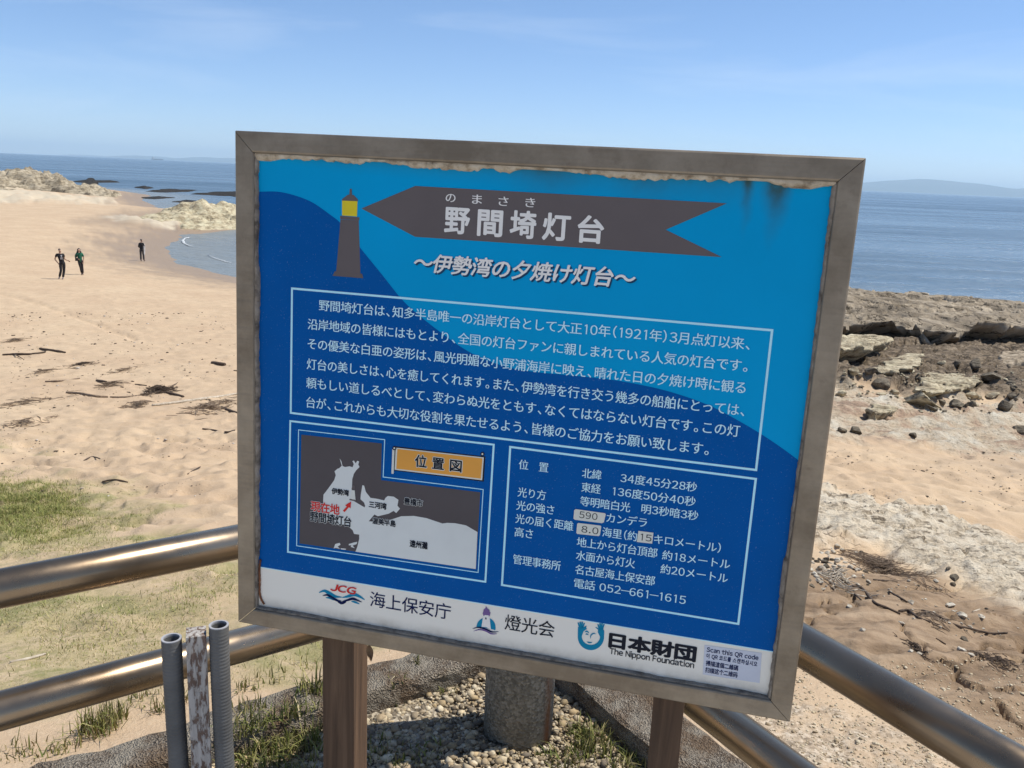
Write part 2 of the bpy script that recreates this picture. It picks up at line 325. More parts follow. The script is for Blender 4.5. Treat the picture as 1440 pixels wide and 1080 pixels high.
hard = k.math('MAXIMUM', k.math('MAXIMUM', rock, pink), crust)
h = k.math('ADD', k.math('MULTIPLY', n_fine, 0.8), k.math('MULTIPLY', n_gr, 0.35)); h = k.math('ADD', h, k.math('MULTIPLY', k.noise(P, 14, 5, 0.65), 1.2))
b1 = k.bump(h, 0.55, 0.02); b2 = k.bump(k.math('MULTIPLY', hard, k.math('ADD', n_st, k.math('MULTIPLY', n_sp, 0.6))), 0.9, 0.12, b1)
M_BEACH = k.set(c, k.mix(wet, (0.95, 0.95, 0.95), (0.5, 0.5, 0.5)), 0, b2, 0.25)
props(link('beach_ground', mesh_np('beach_ground', V, F, True, {'zone_a': ZA, 'zone_b': ZB}), M_BEACH), kind='structure')

# ---- sea
ra = np.concatenate([np.geomspace(25, 400, 150), np.geomspace(440, 32000, 60)]); an = np.concatenate([np.linspace(-90, -36, 30)[:-1], np.linspace(-36, 36, 240), np.linspace(36, 110, 40)[1:]])
A2, R2 = np.meshgrid(np.radians(an), ra); X2 = R2*np.sin(A2); Y2 = R2*np.cos(A2); nr, na = X2.shape
dep = np.clip(-poly_sd(COAST, X2, Y2), 0, 60); swell = 0.05*vnoise(X2*0.25, Y2*0.5, 2)+0.03*vnoise(X2*0.9, Y2*1.6, 5)
V = np.stack([X2, Y2, SEA+swell*np.clip(1.4-R2/300, 0, 1)], -1).reshape(-1, 3)
i, j = np.meshgrid(np.arange(nr-1), np.arange(na-1), indexing='ij')
F = np.stack([i*na+j, i*na+j+1, (i+1)*na+j+1, (i+1)*na+j], -1).reshape(-1, 4)[:, ::-1]
SA = np.stack([sstep(20, 1, dep), np.zeros_like(dep), dep*0, dep*0+1], -1).reshape(-1, 4)
k = NT('sea'); P = k.pos(); shal = k.attr('shallow')[0]
big = k.noise(k.map(P, (0.004, 0.02, 1), rot=(0, 0, 0.12)), 1.0, 6, 0.6); mid = k.noise(k.map(P, (0.05, 0.22, 1), rot=(0, 0, 0.1)), 1.0, 5, 0.6)
w1 = k.noise(k.map(P, (0.35, 0.9, 1), rot=(0, 0, 0.2)), 1.0, 5, 0.6); w2 = k.noise(k.map(P, (1.6, 3.6, 1), rot=(0, 0, -0.2)), 1.0, 4, 0.6)
ruf = k.ramp(k.math('ADD', k.math('MULTIPLY', big, 0.6), k.math('MULTIPLY', mid, 0.4)), (0.40, 0.0), (0.60, 1.0))
deep = k.mix(ruf, (0.075, 0.125, 0.17), (0.135, 0.20, 0.255))
col = k.mix(shal, deep, (0.225, 0.245, 0.235))
hh = k.math('ADD', k.math('MULTIPLY', w1, 1.0), k.math('MULTIPLY', w2, 0.35)); hh = k.math('ADD', hh, k.math('MULTIPLY', mid, 2.0))
M_SEA = k.set(col, k.ramp(ruf, (0.0, 0.34), (1.0, 0.22)), 0, k.bump(hh, 0.9, 0.5), 0.32)
props(link('sea_water', mesh_np('sea_water', V, F, True, {'shallow': SA}), M_SEA), kind='structure')
# ---- a small breaking wave in the cove
k = NT('foam'); fo = k.noise(k.pos(), 4, 5, 0.7)
M_FOAM = k.set(k.ramp(fo, (0.35, (0.30, 0.34, 0.35)), (0.62, (0.68, 0.70, 0.70))), 0.8)
mb = MB()
for line in ([(266, 334, .03), (260, 335, .08), (257, 338, .12), (259, 342, .12), (265, 345, .07), (272, 347, .02)], [(292, 359, .01), (302, 363, .04), (316, 367.5, .05), (326, 370, .02)]):
    pts = [on_z(a, b, SEA+0.06) for a, b, _ in line]; L = len(pts)
    ctr = np.array([np.array([np.interp(t, range(L), [p[q] for p in pts]) for q in range(3)]) for t in np.linspace(0, L-1, 40)]); ww = np.interp(np.linspace(0, L-1, 40), range(L), [l[2] for l in line])
    ww = ww*(0.8+0.5*np.array([random.random() for _ in ww])); nn = np.gradient(ctr, axis=0); nn = np.stack([-nn[:, 1], nn[:, 0], 0*nn[:, 0]], -1); nn /= np.linalg.norm(nn, axis=1)[:, None]+1e-9
    Vv = np.concatenate([ctr-nn*ww[:, None], ctr+[0, 0, .05], ctr+nn*ww[:, None]]); n = 40
    mb.add(Vv, [(q, q+1, n+q+1, n+q) for q in range(n-1)]+[(n+q, n+q+1, 2*n+q+1, 2*n+q) for q in range(n-1)])
props(mb.build('wave_foam', M_FOAM, smooth=True), kind='stuff', label='thin white foam of a small wave breaking in the cove')

# ---- gravel bed of the platform and its two kerbs
k = NT('gravel_bed'); P = k.pos(); v = k.voro(P, 85, out='Color'); sv = k.n('ShaderNodeSeparateColor'); k.l(v, sv.inputs[0])
M_GBED = k.set(k.ramp(sv.outputs[0], (0, (0.13, 0.105, 0.075)), (0.5, (0.30, 0.25, 0.18)), (1, (0.52, 0.46, 0.36))), 0.95, 0, k.bump(k.voro(P, 85), 0.9, 0.01), 0.2)
def Lpt(sl, sr):                                  # point at the given offsets beyond the left and right rail lines
    return CORNER+np.linalg.solve(np.array([N_L, N_R]), np.array([sl, sr]))
def along(p, d, t): return p+np.array(d)*t
Q = Lpt(KI_L+.02, KI_R+.02); lb = along(Q, DIR_L, 7); rb = along(Q, DIR_R, 7)
n = 60; gv = []; gf = []
for a in range(n+1):
    for b in range(n+1):
        p = Q+(np.array(DIR_L)*a/n*7)+(np.array(DIR_R)*b/n*7); gv.append((*p, 0.006*float(vnoise(p[0]*3, p[1]*3))))
for a in range(n):
    for b in range(n): gf.append((a*(n+1)+b, (a+1)*(n+1)+b, (a+1)*(n+1)+b+1, a*(n+1)+b+1))
props(link('gravel_ground', mesh_np('gravel_ground', np.array(gv), gf, True), M_GBED), kind='structure')
k = NT('kerb_concrete'); P = k.pos(); v = k.voro(P, 210, out='Color'); sv = k.n('ShaderNodeSeparateColor'); k.l(v, sv.inputs[0])
agg = k.ramp(sv.outputs[0], (0, (0.11, 0.09, 0.07)), (0.5, (0.22, 0.18, 0.135)), (1, (0.40, 0.35, 0.28)))
agg = k.mix(k.ramp(k.noise(P, 6, 5, 0.65), (0.42, 0.0), (0.60, 0.75)), agg, (0.16, 0.10, 0.055))
agg = k.mix(k.ramp(k.noise(P, 11, 4), (0.46, 0.0), (0.60, 0.75)), agg, (0.38, 0.34, 0.27))
M_KERB = k.set(agg, 0.95, 0, k.bump(k.math('ADD', k.voro(P, 210), k.math('MULTIPLY', k.noise(P, 40, 6, 0.7), 2.0)), 1.0, 0.010), 0.2)
def kerb(name, p_in, p_out, d, t1, label):
    n = 160; m = 10; Vv = []
    prof = [(0, -0.2), (0, -0.02), (0, 0.03), (0.02, 0.06), (0.08, 0.07), (0.35, 0.072), (0.65, 0.07), (0.9, 0.066), (0.98, 0.055), (1.0, -0.2)]
    for q in range(n+1):
        s = q/n*t1
        for w, z in prof:
            p = along(p_in+(p_out-p_in)*w, d, s); jj = 0.010*float(vnoise(p[0]*9, p[1]*9, z*20))+0.006*float(vnoise(p[0]*31, p[1]*31, z*40))
            Vv.append((p[0]+jj*N_L[0], p[1]+jj*N_L[1], z+(jj if z > 0 else 0)))
    Fv = [(q*m+w, (q+1)*m+w, (q+1)*m+w+1, q*m+w+1) for q in range(n) for w in range(m-1)]
    Fv.append(list(range(m))); Fv.append([n*m+w for w in range(m)][::-1])
    o = link(name, mesh_np(name, np.array(Vv), Fv, False), M_KERB); return props(o, label, 'kerb')
kerb('concrete_kerb', Lpt(KI_L, KO_R), Lpt(KO_L, KO_R), DIR_L, 6, 'rough brown exposed-aggregate kerb below the rails on the grassy sand side')
kerb('concrete_kerb', Lpt(KI_L-.003, KI_R), Lpt(KI_L-.003, KO_R), DIR_R, 6, 'rough concrete kerb with a shaded inner face beside the gravel on the rocky side')

# unseen pale concrete floor, added behind the gravel to bounce light onto the sign
k = NT('bounce_paving'); P = k.pos(); M_BOUNCE_PAVE = k.set(k.mix(k.ramp(k.noise(P, 3, 6, 0.6), (0.35, 0.0), (0.7, 1.0)), (0.50, 0.47, 0.42), (0.62, 0.59, 0.53)), 0.9, 0, k.bump(k.noise(P, 60, 4), 0.3, 0.004), 0.2)
mb = MB(); mb.box((-7, -9, -0.15), (7, 1.15, 0.03)); props(mb.build('bounce_paved_ground', M_BOUNCE_PAVE), kind='structure')
# ================================================================== the information sign
def _homog(src, dst):
    A = []
    for (x, y), (u, v) in zip(src, dst): A += [[x, y, 1, 0, 0, 0, -u*x, -u*y, -u], [0, 0, 0, x, y, 1, -v*x, -v*y, -v]]
    return np.linalg.svd(np.array(A))[2][-1].reshape(3, 3)
_H = _homog([(0, 0), (1, 0), (1, 1), (0, 1)], [(329.3, 183.2), (1218.7, 222), (1112, 1017), (334.5, 875.6)])
_M = np.linalg.inv(np.array([[F_PX, 0, 720], [0, F_PX, 540], [0, 0, 1]])) @ _H
if _M[2, 2] < 0: _M = -_M
_s = 0.9/np.linalg.norm(_M[:, 0]); SO = CAMP+ROT @ (_M[:, 2]*_s); SU = ROT @ (_M[:, 0]*_s); SV = ROT @ (_M[:, 1]*_s)
SW, SH = float(np.linalg.norm(SU)), float(np.linalg.norm(SV)); SU /= SW; SV -= SU*(SU @ SV); SV /= np.linalg.norm(SV); SN = np.cross(SU, SV)   # SN points away from the viewer
if SN[1] < 0: SN = -SN
base = SO+SU*SW/2; base = np.array([base[0], base[1], 0]);
# local axes of the sign: x along the board, y into the board, z up the board
SMAT = Matrix([[SU[0], SN[0], -SV[0], 0], [SU[1], SN[1], -SV[1], 0], [SU[2], SN[2], -SV[2], 0], [0, 0, 0, 1]]); SMAT.translation = Vector(base)
SINV = SMAT.inverted()
T0 = np.array(SINV @ Vector(SO))                  # local position of the top left corner
FW, DEP, RECESS = 0.0375, 0.040, 0.011
def uv(px, py, dep=RECESS):                       # photo pixel -> (u, v) in metres on the board, dep behind the frame front
    r = ray(px, py); t = ((SO+SN*dep-CAMP) @ SN)/(r @ SN); p = CAMP+r*t-SO; return np.array([p @ SU, p @ SV])
def loc(u, v, dep): return (T0[0]+u, T0[1]+dep, T0[2]-v)
sign = empty('information_sign', base, 'blue framed lighthouse information sign with white Japanese text on brown posts', 'sign', mat=SMAT)
# frame
k = NT('dull_steel'); P = k.obj()
g1 = k.noise(k.map(P, (3, 40, 40)), 6, 4); g2 = k.noise(P, 9, 6, 0.65)
stc = k.mix(k.ramp(g2, (0.38, 0.0), (0.66, 1.0)), (0.195, 0.158, 0.115), (0.32, 0.27, 0.205)); stc = k.mix(k.ramp(k.noise(P, 34, 5, 0.7), (0.58, 0.0), (0.72, 0.5)), stc, (0.17, 0.13, 0.095))
M_STEEL = k.set(stc, k.ramp(g1, (0.3, 0.42), (0.7, 0.58)), 0.72, k.bump(g1, 0.06, 0.002))
iTL, iTR, iBR, iBL = uv(356, 215.7, 0), uv(1176.7, 255.5, 0), uv(1084, 985, 0), uv(357.5, 856.5, 0)
OUT = [(0, 0), (SW, 0), (SW, SH), (0, SH)]
INN = [((iTL[0]+iBL[0])/2, (iTL[1]+iTR[1])/2), ((iTR[0]+iBR[0])/2, (iTL[1]+iTR[1])/2), ((iTR[0]+iBR[0])/2, (iBL[1]+iBR[1])/2), ((iTL[0]+iBL[0])/2, (iBL[1]+iBR[1])/2)]
PROF = [(0, DEP), (0, .004), (.03, .0016), (.09, 0.0), (.88, 0.0), (.95, .0008), (1.0, .003), (1.0, .02)]
def bar(q):
    q2 = (q+1) % 4; a0, b0, a1, b1 = (np.array(t, float) for t in (OUT[q], INN[q], OUT[q2], INN[q2])); e = (a1-a0)/np.linalg.norm(a1-a0)
    Vv = []
    for A, B, g in ((a0, b0, .0005), (a1, b1, -.0005)):
        for w, d in PROF: p = A+(B-A)*w+e*g; Vv.append(loc(p[0], p[1], d))
    n = len(PROF); Fv = [(w, w+1, n+w+1, n+w) for w in range(n-1)]+[(0, n-1, 2*n-1, n), tuple(range(n)), tuple(range(n, 2*n))[::-1]]
    return link('frame_bar', mesh_np('frame_bar', np.array(Vv), Fv), M_STEEL, sign)
for q in range(4): bar(q)
U0, V0, U1_, V1_ = INN[0][0], INN[0][1], INN[2][0], INN[2][1]
mb = MB(); mb.box(loc(U0-.004, V1_+.004, RECESS+.022), loc(U1_+.004, V0-.004, RECESS+.026)); mb.build('back_plate', M_STEEL, sign)
# flat printed shapes: layer n lies 0.2 mm in front of layer n-1
def ink(name, col, ro=0.38, worn=0.0):
    k = NT(name); P = k.obj(); n = k.noise(P, 14, 5); c = k.mix(k.ramp(n, (0.3, 0.0), (0.75, 1.0)), tuple(x*0.95 for x in col), tuple(min(1, x*1.05) for x in col))
    if worn: c = k.mix(k.ramp(k.noise(P, 420, 2, 0.6), (0.66, 0.0), (0.76, worn)), c, (0.30, 0.42, 0.55))
    return k.set(c, ro, 0, spec=0.05)
def flat(name, pts, layer, mat, parent, depth=RECESS, px=True):
    Q = [uv(*p) for p in pts] if px else pts
    bm = bmesh.new(); vs = [bm.verts.new(loc(q[0], q[1], depth-layer*0.0002)) for q in Q]; f = bm.faces.new(vs)
    f.normal_update()
    if f.normal.y > 0: f.normal_flip()
    bmesh.ops.triangulate(bm, faces=[f]); me = bpy.data.meshes.new(name); bm.to_mesh(me); bm.free()
    return link(name, me, mat, parent)
def smooth_line(pts, n=8):
    pts = [np.array(p, float) for p in pts]; out = []
    for i in range(len(pts)-1):
        p0, p1, p2, p3 = pts[max(i-1, 0)], pts[i], pts[i+1], pts[min(i+2, len(pts)-1)]
        for t in np.linspace(0, 1, n, endpoint=False): out.append(0.5*((2*p1)+(-p0+p2)*t+(2*p0-5*p1+4*p2-p3)*t*t+(-p0+3*p1-3*p2+p3)*t**3))
    return out+[pts[-1]]
def strip(mb, A, B, w, layer):                    # a straight printed line from A to B (board coordinates)
    A, B = np.array(A), np.array(B); e = (B-A)/np.linalg.norm(B-A); n = np.array([-e[1], e[0]])*w/2; A = A-e*w/2*0.98; B = B+e*w/2*0.98
    mb.add([loc(*(A+n), RECESS-layer*.0002), loc(*(A-n), RECESS-layer*.0002), loc(*(B-n), RECESS-layer*.0002), loc(*(B+n), RECESS-layer*.0002)], [(0, 1, 2, 3)])
def outline(name, pts, w, layer, mat, parent, px=True):
    Q = [uv(*p) if px else p for p in pts]; mb = MB()
    for i in range(len(Q)): strip(mb, Q[i], Q[(i+1) % len(Q)], w, layer+0.13*(i % 2))
    return mb.build(name, mat, parent)
# the panel: printed light blue sheet with rust-green run marks under the top bead
k = NT('panel_blue'); P = k.obj(); X = k.sep(P)
def lx(px, py): q = uv(px, py); return loc(q[0], q[1], 0)
c = k.mix(k.ramp(k.noise(P, 5, 4), (0.3, 0.0), (0.7, 1.0)), srgb(0, 155, 209), srgb(0, 161, 217))
run = None
for (px, wd, ln, am) in ((1054, .007, .035, .7), (1092, .012, .040, .9), (1106, .012, .022, .8), (905, .05, .03, .6), (780, .06, .03, .55), (1010, .06, .035, .4), (650, .12, .018, .4), (480, .12, .016, .3)):
    x0 = lx(px, 255)[0]; gx = k.math('SUBTRACT', X[0], x0); gx = k.math('ADD', gx, k.math('MULTIPLY', k.math('SUBTRACT', k.noise(P, 22, 3), 0.5), 0.02))
    gx = k.math('POWER', 2.718, k.math('MULTIPLY', k.math('MULTIPLY', gx, gx), -1/(wd*wd)))
    gz = k.math('POWER', 2.718, k.math('MULTIPLY', k.math('SUBTRACT', T0[2]-V0, X[2]), -1/ln)); g = k.math('MULTIPLY', k.math('MULTIPLY', gx, gz), am)
    run = g if run is None else k.math('ADD', run, g)
stain = k.math('MULTIPLY', k.ramp(run, (0.08, 0.0), (0.8, 1.0)), k.ramp(k.noise(P, 60, 4), (0.2, 0.6), (0.7, 1.0)))
c = k.mix(stain, c, (0.05, 0.075, 0.045))
M_PANEL = k.set(c, 0.34, 0, spec=0.05)
mb = MB(); mb.box(loc(U0-.003, V1_+.003, RECESS+.012), loc(U1_+.003, V0-.003, RECESS)); panel = mb.build('panel', M_PANEL, sign)
I_DARK = ink('ink_dark_blue', srgb(0, 87, 160), worn=0.25); I_WHITE = ink('ink_white', (0.86, 0.83, 0.77)); I_GREY = ink('ink_grey', srgb(106, 98, 97)); I_LINE = ink('ink_line', srgb(190, 240, 252))
I_TEXT = ink('ink_text', srgb(205, 242, 252)); I_YEL = ink('ink_yellow', srgb(225, 205, 55)); I_BLACK = ink('ink_black', (0.02, 0.022, 0.03)); I_ORANGE = ink('ink_orange', srgb(232, 165, 78)); I_RED = ink('ink_red', srgb(215, 60, 55))
I_NAVY = ink('ink_navy', srgb(20, 30, 75)); I_TEAL = ink('ink_teal', srgb(25, 135, 170)); I_PALE = ink('ink_pale', srgb(222, 224, 218)); I_MAPG = ink('ink_map_grey', srgb(92, 86, 86)); I_PURP = ink('ink_purple', srgb(125, 100, 150)); I_CREAM = ink('ink_cream', srgb(222, 222, 210)); I_SHADOW = ink('ink_shade', srgb(30, 70, 105))
wave = [uv(*p) for p in smooth_line([(345, 271), (370, 269.5), (392, 269.8), (415, 275), (439, 284.5), (463.7, 301.5), (480, 315), (505, 346.5), (537, 386), (567, 423), (596, 449), (622, 469), (647, 487), (673, 501.5), (711, 515.5), (750, 522.8), (804, 528), (856, 533.5), (900, 541), (946, 552), (998, 570.5), (1048, 597), (1085, 620), (1120, 645), (1140, 662)], 6)]
wave = [q for q in wave if U0-.002 <= q[0] <= U1_+.002]
sT = (uv(370.4, 799)[1]+uv(1084, 914.7)[1])/2
flat('wave_artwork', [(U0-.002, wave[0][1])]+wave+[(U1_+.002, wave[-1][1]), (U1_+.002, sT), (U0-.002, sT)], 1, I_DARK, panel, px=False)
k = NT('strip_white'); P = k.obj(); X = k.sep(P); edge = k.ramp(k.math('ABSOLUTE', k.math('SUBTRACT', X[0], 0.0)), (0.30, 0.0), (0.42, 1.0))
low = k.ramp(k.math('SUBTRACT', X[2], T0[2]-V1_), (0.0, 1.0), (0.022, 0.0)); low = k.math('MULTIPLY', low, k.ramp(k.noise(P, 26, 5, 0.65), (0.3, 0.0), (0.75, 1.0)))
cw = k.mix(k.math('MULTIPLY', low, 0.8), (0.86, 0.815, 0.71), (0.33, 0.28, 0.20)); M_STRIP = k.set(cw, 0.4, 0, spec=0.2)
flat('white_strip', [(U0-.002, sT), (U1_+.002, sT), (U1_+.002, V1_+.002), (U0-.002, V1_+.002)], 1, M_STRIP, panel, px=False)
mb = MB(); strip(mb, (U0, sT), (U1_, sT), .0012, 1.6); mb.build('strip_edge', I_LINE, panel)
# lighthouse drawing and arrow banner
def z1(x, y): return (330+x/4.114, 180+y/4.114)
lh = flat('lighthouse_drawing', [z1(*p) for p in ((613, 529), (718, 535), (728, 842), (588, 830))], 2, I_GREY, panel)
flat('lamp_room', [z1(*p) for p in ((622, 420), (711, 424), (708, 512), (622, 506))], 2, I_YEL, panel)
for nm, P4 in (('gallery', ((611, 508), (723, 517), (721, 535), (612, 527))), ('roof', ((656, 386), (690, 388), (714, 414), (714, 424), (622, 420), (622, 412))), ('finial', ((667, 352), (678, 352), (680, 388), (664, 387))), ('plinth', ((580, 829), (738, 843), (745, 869), (567, 855)))):
    flat(nm, [z1(*p) for p in P4], 3, I_GREY, panel)
ba = [uv(*p) for p in ((508.5, 293.2), (584, 261.6), (1022, 286), (936, 323), (1015, 361.5), (584, 333))]
flat('arrow_banner', ba, 2, I_GREY, panel, px=False)

# ---- lettering
_GC = {}
def glyph(ch, bold=0.0):
    key = (ch, bold)
    if key not in _GC:
        cu = bpy.data.curves.new('glyph', 'FONT'); cu.body = chr(ord(ch)+0xFEE0) if 0x21 <= ord(ch) <= 0x7e else ch; cu.resolution_u = 3
        ob = bpy.data.objects.new('glyph', cu); COL.objects.link(ob); dg = bpy.context.evaluated_depsgraph_get(); dg.update()
        me = bpy.data.meshes.new_from_object(ob.evaluated_get(dg)); n = len(me.vertices); v = np.zeros(n*3); me.vertices.foreach_get('co', v)
        v = v.reshape(-1, 3)[:, :2]; fs = [tuple(p.vertices) for p in me.polygons]
        _GC[key] = (v, fs)
        bpy.data.objects.remove(ob); bpy.data.curves.remove(cu); bpy.data.meshes.remove(me)
    return _GC[key]
_q = glyph('国')[0]; EM = float(np.ptp(_q[:, 1]))/0.90; EMC = float((_q[:, 1].max()+_q[:, 1].min())/2); EMX = float((_q[:, 0].max()+_q[:, 0].min())/2)
_z = glyph('0')[0]; _y0, _y1, _sw, _hh = _z[:, 1].min(), _z[:, 1].max(), 0.078*EM, 0
_cx = EMX+0.03*EM                                  # a plain figure 1 without a foot, as on the sign
_GC[('1', 0.0)] = (np.array([(_cx-_sw/2, _y0), (_cx+_sw/2, _y0), (_cx+_sw/2, _y1), (_cx-_sw/2, _y1), (_cx-_sw*2.0, _y1-_sw*2.0), (_cx-_sw*2.0, _y1-_sw*1.0), (_cx-_sw*.5, _y1-_sw*1.35)]), [(0, 1, 2, 3), (4, 6, 3, 5)])
def advance(ch):
    if ch in '、。': return 0.62
    if ch in '（）': return 0.52
    if ch == ' ': return 0.32
    if ch == '　': return 1.0
    if ch == '.': return 0.34
    if ch == '-': return 0.66
    if ord(ch) < 0x250: return None
    return 1.0
def lettering(text, L, R, h, layer=5, mat=None, bold=0.0, shear=0.0, name='lettering', tight=True, dx=0, gap=0.06, parent=None):
    """L, R: photo pixels of the left and right end of the line at mid height; h: character height in photo pixels"""
    A, B = uv(L[0]+dx, L[1]+dx), uv(R[0]+dx, R[1]+dx); vm = (A[1]+B[1])/2; mid = uv((L[0]+R[0])/2, (L[1]+R[1])/2-h/2), uv((L[0]+R[0])/2, (L[1]+R[1])/2+h/2)
    em = (mid[1][1]-mid[0][1])/0.90; x = 0.0; items = []
    for ch in text:
        a = advance(ch)
        if ch in ' 　': x += a; continue
        v, f = glyph(ch)
        if len(v) == 0: x += 1; continue
        v = v/EM; lo, hi = v[:, 0].min(), v[:, 0].max()
        if a is None:
            a = hi-lo+2*gap; ox = x+gap-lo
            if ch == '1': a = 0.58; ox = x+0.28-(lo+hi)/2
        elif ch in '.-': ox = x+(a-lo-hi)/2
        elif ch in '、。': ox = x+0.10-lo
        elif ch == '（': ox = x+a-0.06-hi
        elif ch == '）': ox = x+0.06-lo
        else: ox = x+0.5-EMX/EM
        items.append((v+[ox, -EMC/EM], f)); x += a
    X0 = min(v[:, 0].min() for v, f in items); X1 = max(v[:, 0].max() for v, f in items); sx = (B[0]-A[0])/((X1-X0)*em)
    mb = MB(); d = RECESS-layer*.0002
    # heavier strokes: the glyph struck several times, each strike a hair in front of the last
    hits = [(0, 0)] if bold <= 0 else ([(bold*math.cos(t), bold*math.sin(t)) for t in np.linspace(0, 2*math.pi, 9)[:-1]]+[(0, 0)] if bold > 0.015 else [(-bold, 0), (bold, 0)])
    for v, f in items:
        for q, (hx, hy) in enumerate(hits): mb.add([loc(A[0]+((p[0]+hx-X0)*sx+shear*(p[1]+hy))*em, vm-(p[1]+hy)*em, d-q*0.000012) for p in v], f)
    return mb.build(name, mat or I_TEXT, parent or panel)
def z(o, s):
    return lambda x, y: (o[0]+x/s, o[1]+y/s)
a2 = z((600, 200), 4.5); a3 = z((390, 390), 3.892); a4 = z((740, 420), 3.892); a5 = z((400, 580), 4.5); a6 = z((700, 620), 3.789); a7 = z((340, 780), 3.789); a8 = z((640, 830), 3.130)
for t, xy in zip('のまさき', ((153, 352), (320, 362), (487, 375), (657, 383))):
    p = a2(*xy); w = 6.8; lettering(t, (p[0]-w, p[1]-.4), (p[0]+w, p[1]+.4), 13.5, mat=I_WHITE, bold=0.012)
for t, (xa, xb, y) in zip('野間埼灯台', ((118, 271, 497), (327, 478, 513), (532, 690, 525), (738, 906, 540), (960, 1118, 556))):
    lettering(t, a2(xa, y-4), a2(xb, y+4), 35.5, mat=I_WHITE, bold=0.028, name='title_character')
SUB = '〜伊勢湾の夕焼け灯台〜'
lettering(SUB, (583.5, 370), (893.5, 393.5), 25, layer=4, mat=I_SHADOW, bold=0.024, shear=0.2, dx=1.4, name='lettering_shade')
lettering(SUB, (583, 369), (893, 392.5), 25, mat=I_WHITE, bold=0.022, shear=0.2)
BODY = [('野間埼灯台は、知多半島唯一の沿岸灯台として大正10年（1921年）3月点灯以来、', a3(230, 152), a4(1224, 250)),
        ('沿岸地域の皆様にはもとより、全国の灯台ファンに親しまれている人気の灯台です。', a3(168, 257), a4(1212, 368)),
        ('その優美な白亜の姿形は、風光明媚な小野浦海岸に映え、晴れた日の夕焼け時に観る', a3(168, 365), a4(1201, 486)),
        ('灯台の美しさは、心を癒してくれます。また、伊勢湾を行き交う幾多の船舶にとっては、', a3(163, 474), a4(1195, 612)),
        ('頼もしい道しるべとして、変わらぬ光をともす、なくてはならない灯台です。この灯', a3(160, 578), a4(1169, 724)),
        ('台が、これからも大切な役割を果たせるよう、皆様のご協力をお願い致します。', a3(160, 686), a4(1000, 822))]
for t, L, R in BODY: lettering(t, L, R, 15.6, bold=0.011)
bx = [(410.8, 405.6), (1085.8, 464.4), (1063.2, 660.8), (409, 580.5)]
outline('text_border', bx, .0032, 2, I_LINE, panel)
outline('text_border', [(408.4, 592), (694.4, 625.2), (682.6, 818), (405, 776)], .0030, 2, I_LINE, panel)
outline('text_border', [(717.6, 628.4), (1062.8, 673.4), (1038.2, 877.2), (706, 822.4)], .0032, 2, I_LINE, panel)
# ---- the location map
mo = [a5(*p) for p in ((90, 110), (635, 172), (625, 408), (1258, 487), (1226, 1012), (78, 843))]
outline('map_border', mo, .0013, 2, I_LINE, panel)
mg = flat('map', [a5(*p) for p in ((108, 140), (616, 196), (612, 428), (1240, 505), (1212, 992), (96, 828))], 2, I_MAPG, panel)
seap = [(350, 290), (362, 310), (368, 338), (385, 345), (412, 340), (432, 346), (440, 326), (431, 308), (440, 303), (452, 322), (462, 305), (474, 310), (468, 328), (476, 345), (455, 365), (440, 388), (430, 422), (428, 480), (420, 545), (440, 560), (470, 578), (508, 600), (512, 590), (505, 570), (482, 548), (484, 520), (494, 460), (505, 462), (516, 502), (546, 540), (590, 546), (632, 556), (640, 540), (655, 528), (692, 532), (722, 552), (716, 590), (732, 608), (708, 636), (692, 622), (660, 640), (592, 656), (570, 645), (534, 688), (606, 692), (680, 676), (740, 656), (820, 654), (900, 668), (1000, 702), (1030, 698), (1080, 700), (1150, 714), (1222, 756), (1211, 990), (450, 880), (462, 850), (474, 800), (474, 772), (442, 768), (432, 744), (414, 728), (400, 716), (372, 708), (340, 712), (322, 690), (252, 690), (246, 560), (248, 520), (280, 478), (316, 428), (326, 396), (318, 372), (336, 356), (348, 352), (364, 336)]
flat('map_water', [a5(*p) for p in seap], 3, I_PALE, panel)
for P_ in (((322, 832), (350, 824), (356, 836), (338, 848), (352, 862), (326, 856), (312, 860)), ((408, 832), (440, 822), (462, 818), (458, 832), (432, 842), (446, 858), (420, 850), (424, 840), (408, 840)), ((356, 858), (392, 862), (386, 868), (360, 866))):
    flat('map_inlet', [a5(*p) for p in P_], 3, I_PALE, panel)
for t, cx, cy, w, h, m in (('伊勢湾', 355, 503, 108, 36, I_BLACK), ('三河湾', 592, 588, 110, 38, I_BLACK), ('渥美半島', 632, 694, 146, 38, I_BLACK), ('遠州灘', 851, 836, 112, 42, I_BLACK), ('豊橋市', 818, 567, 118, 42, I_BLACK)):
    w *= .5
    if t in ('豊橋市', '渥美半島'): lettering(t, a5(cx-w, cy-w*.09), a5(cx+w, cy+w*.09), h/4.5, layer=5, mat=I_PALE, bold=0.075, name='lettering_halo')
    lettering(t, a5(cx-w, cy-w*.09), a5(cx+w, cy+w*.09), h/4.5, layer=6, mat=m, bold=0.03)
for t, xa, ya, xb, yb, h, m in (('現在地', 170, 594, 350, 614, 60, I_RED), ('野間埼灯台', 165, 660, 424, 690, 60, I_BLACK)):
    lettering(t, a5(xa, ya), a5(xb, yb), h/4.5, layer=5, mat=I_PALE, bold=0.06, name='lettering_halo')
    lettering(t, a5(xa, ya), a5(xb, yb), h/4.5, layer=6, mat=m, bold=0.026)
flat('map_arrow', [a5(*p) for p in ((372, 620), (396, 594), (386, 586), (424, 562), (420, 606), (410, 598), (382, 630))], 6, I_RED, panel)
flat('map_lighthouse', [a5(*p) for p in ((418, 545), (426, 490), (446, 492), (452, 556))], 5, I_CREAM, panel)
flat('map_lighthouse', [a5(*p) for p in ((426, 484), (430, 464), (440, 458), (448, 466), (448, 488))], 5, I_GREY, panel)
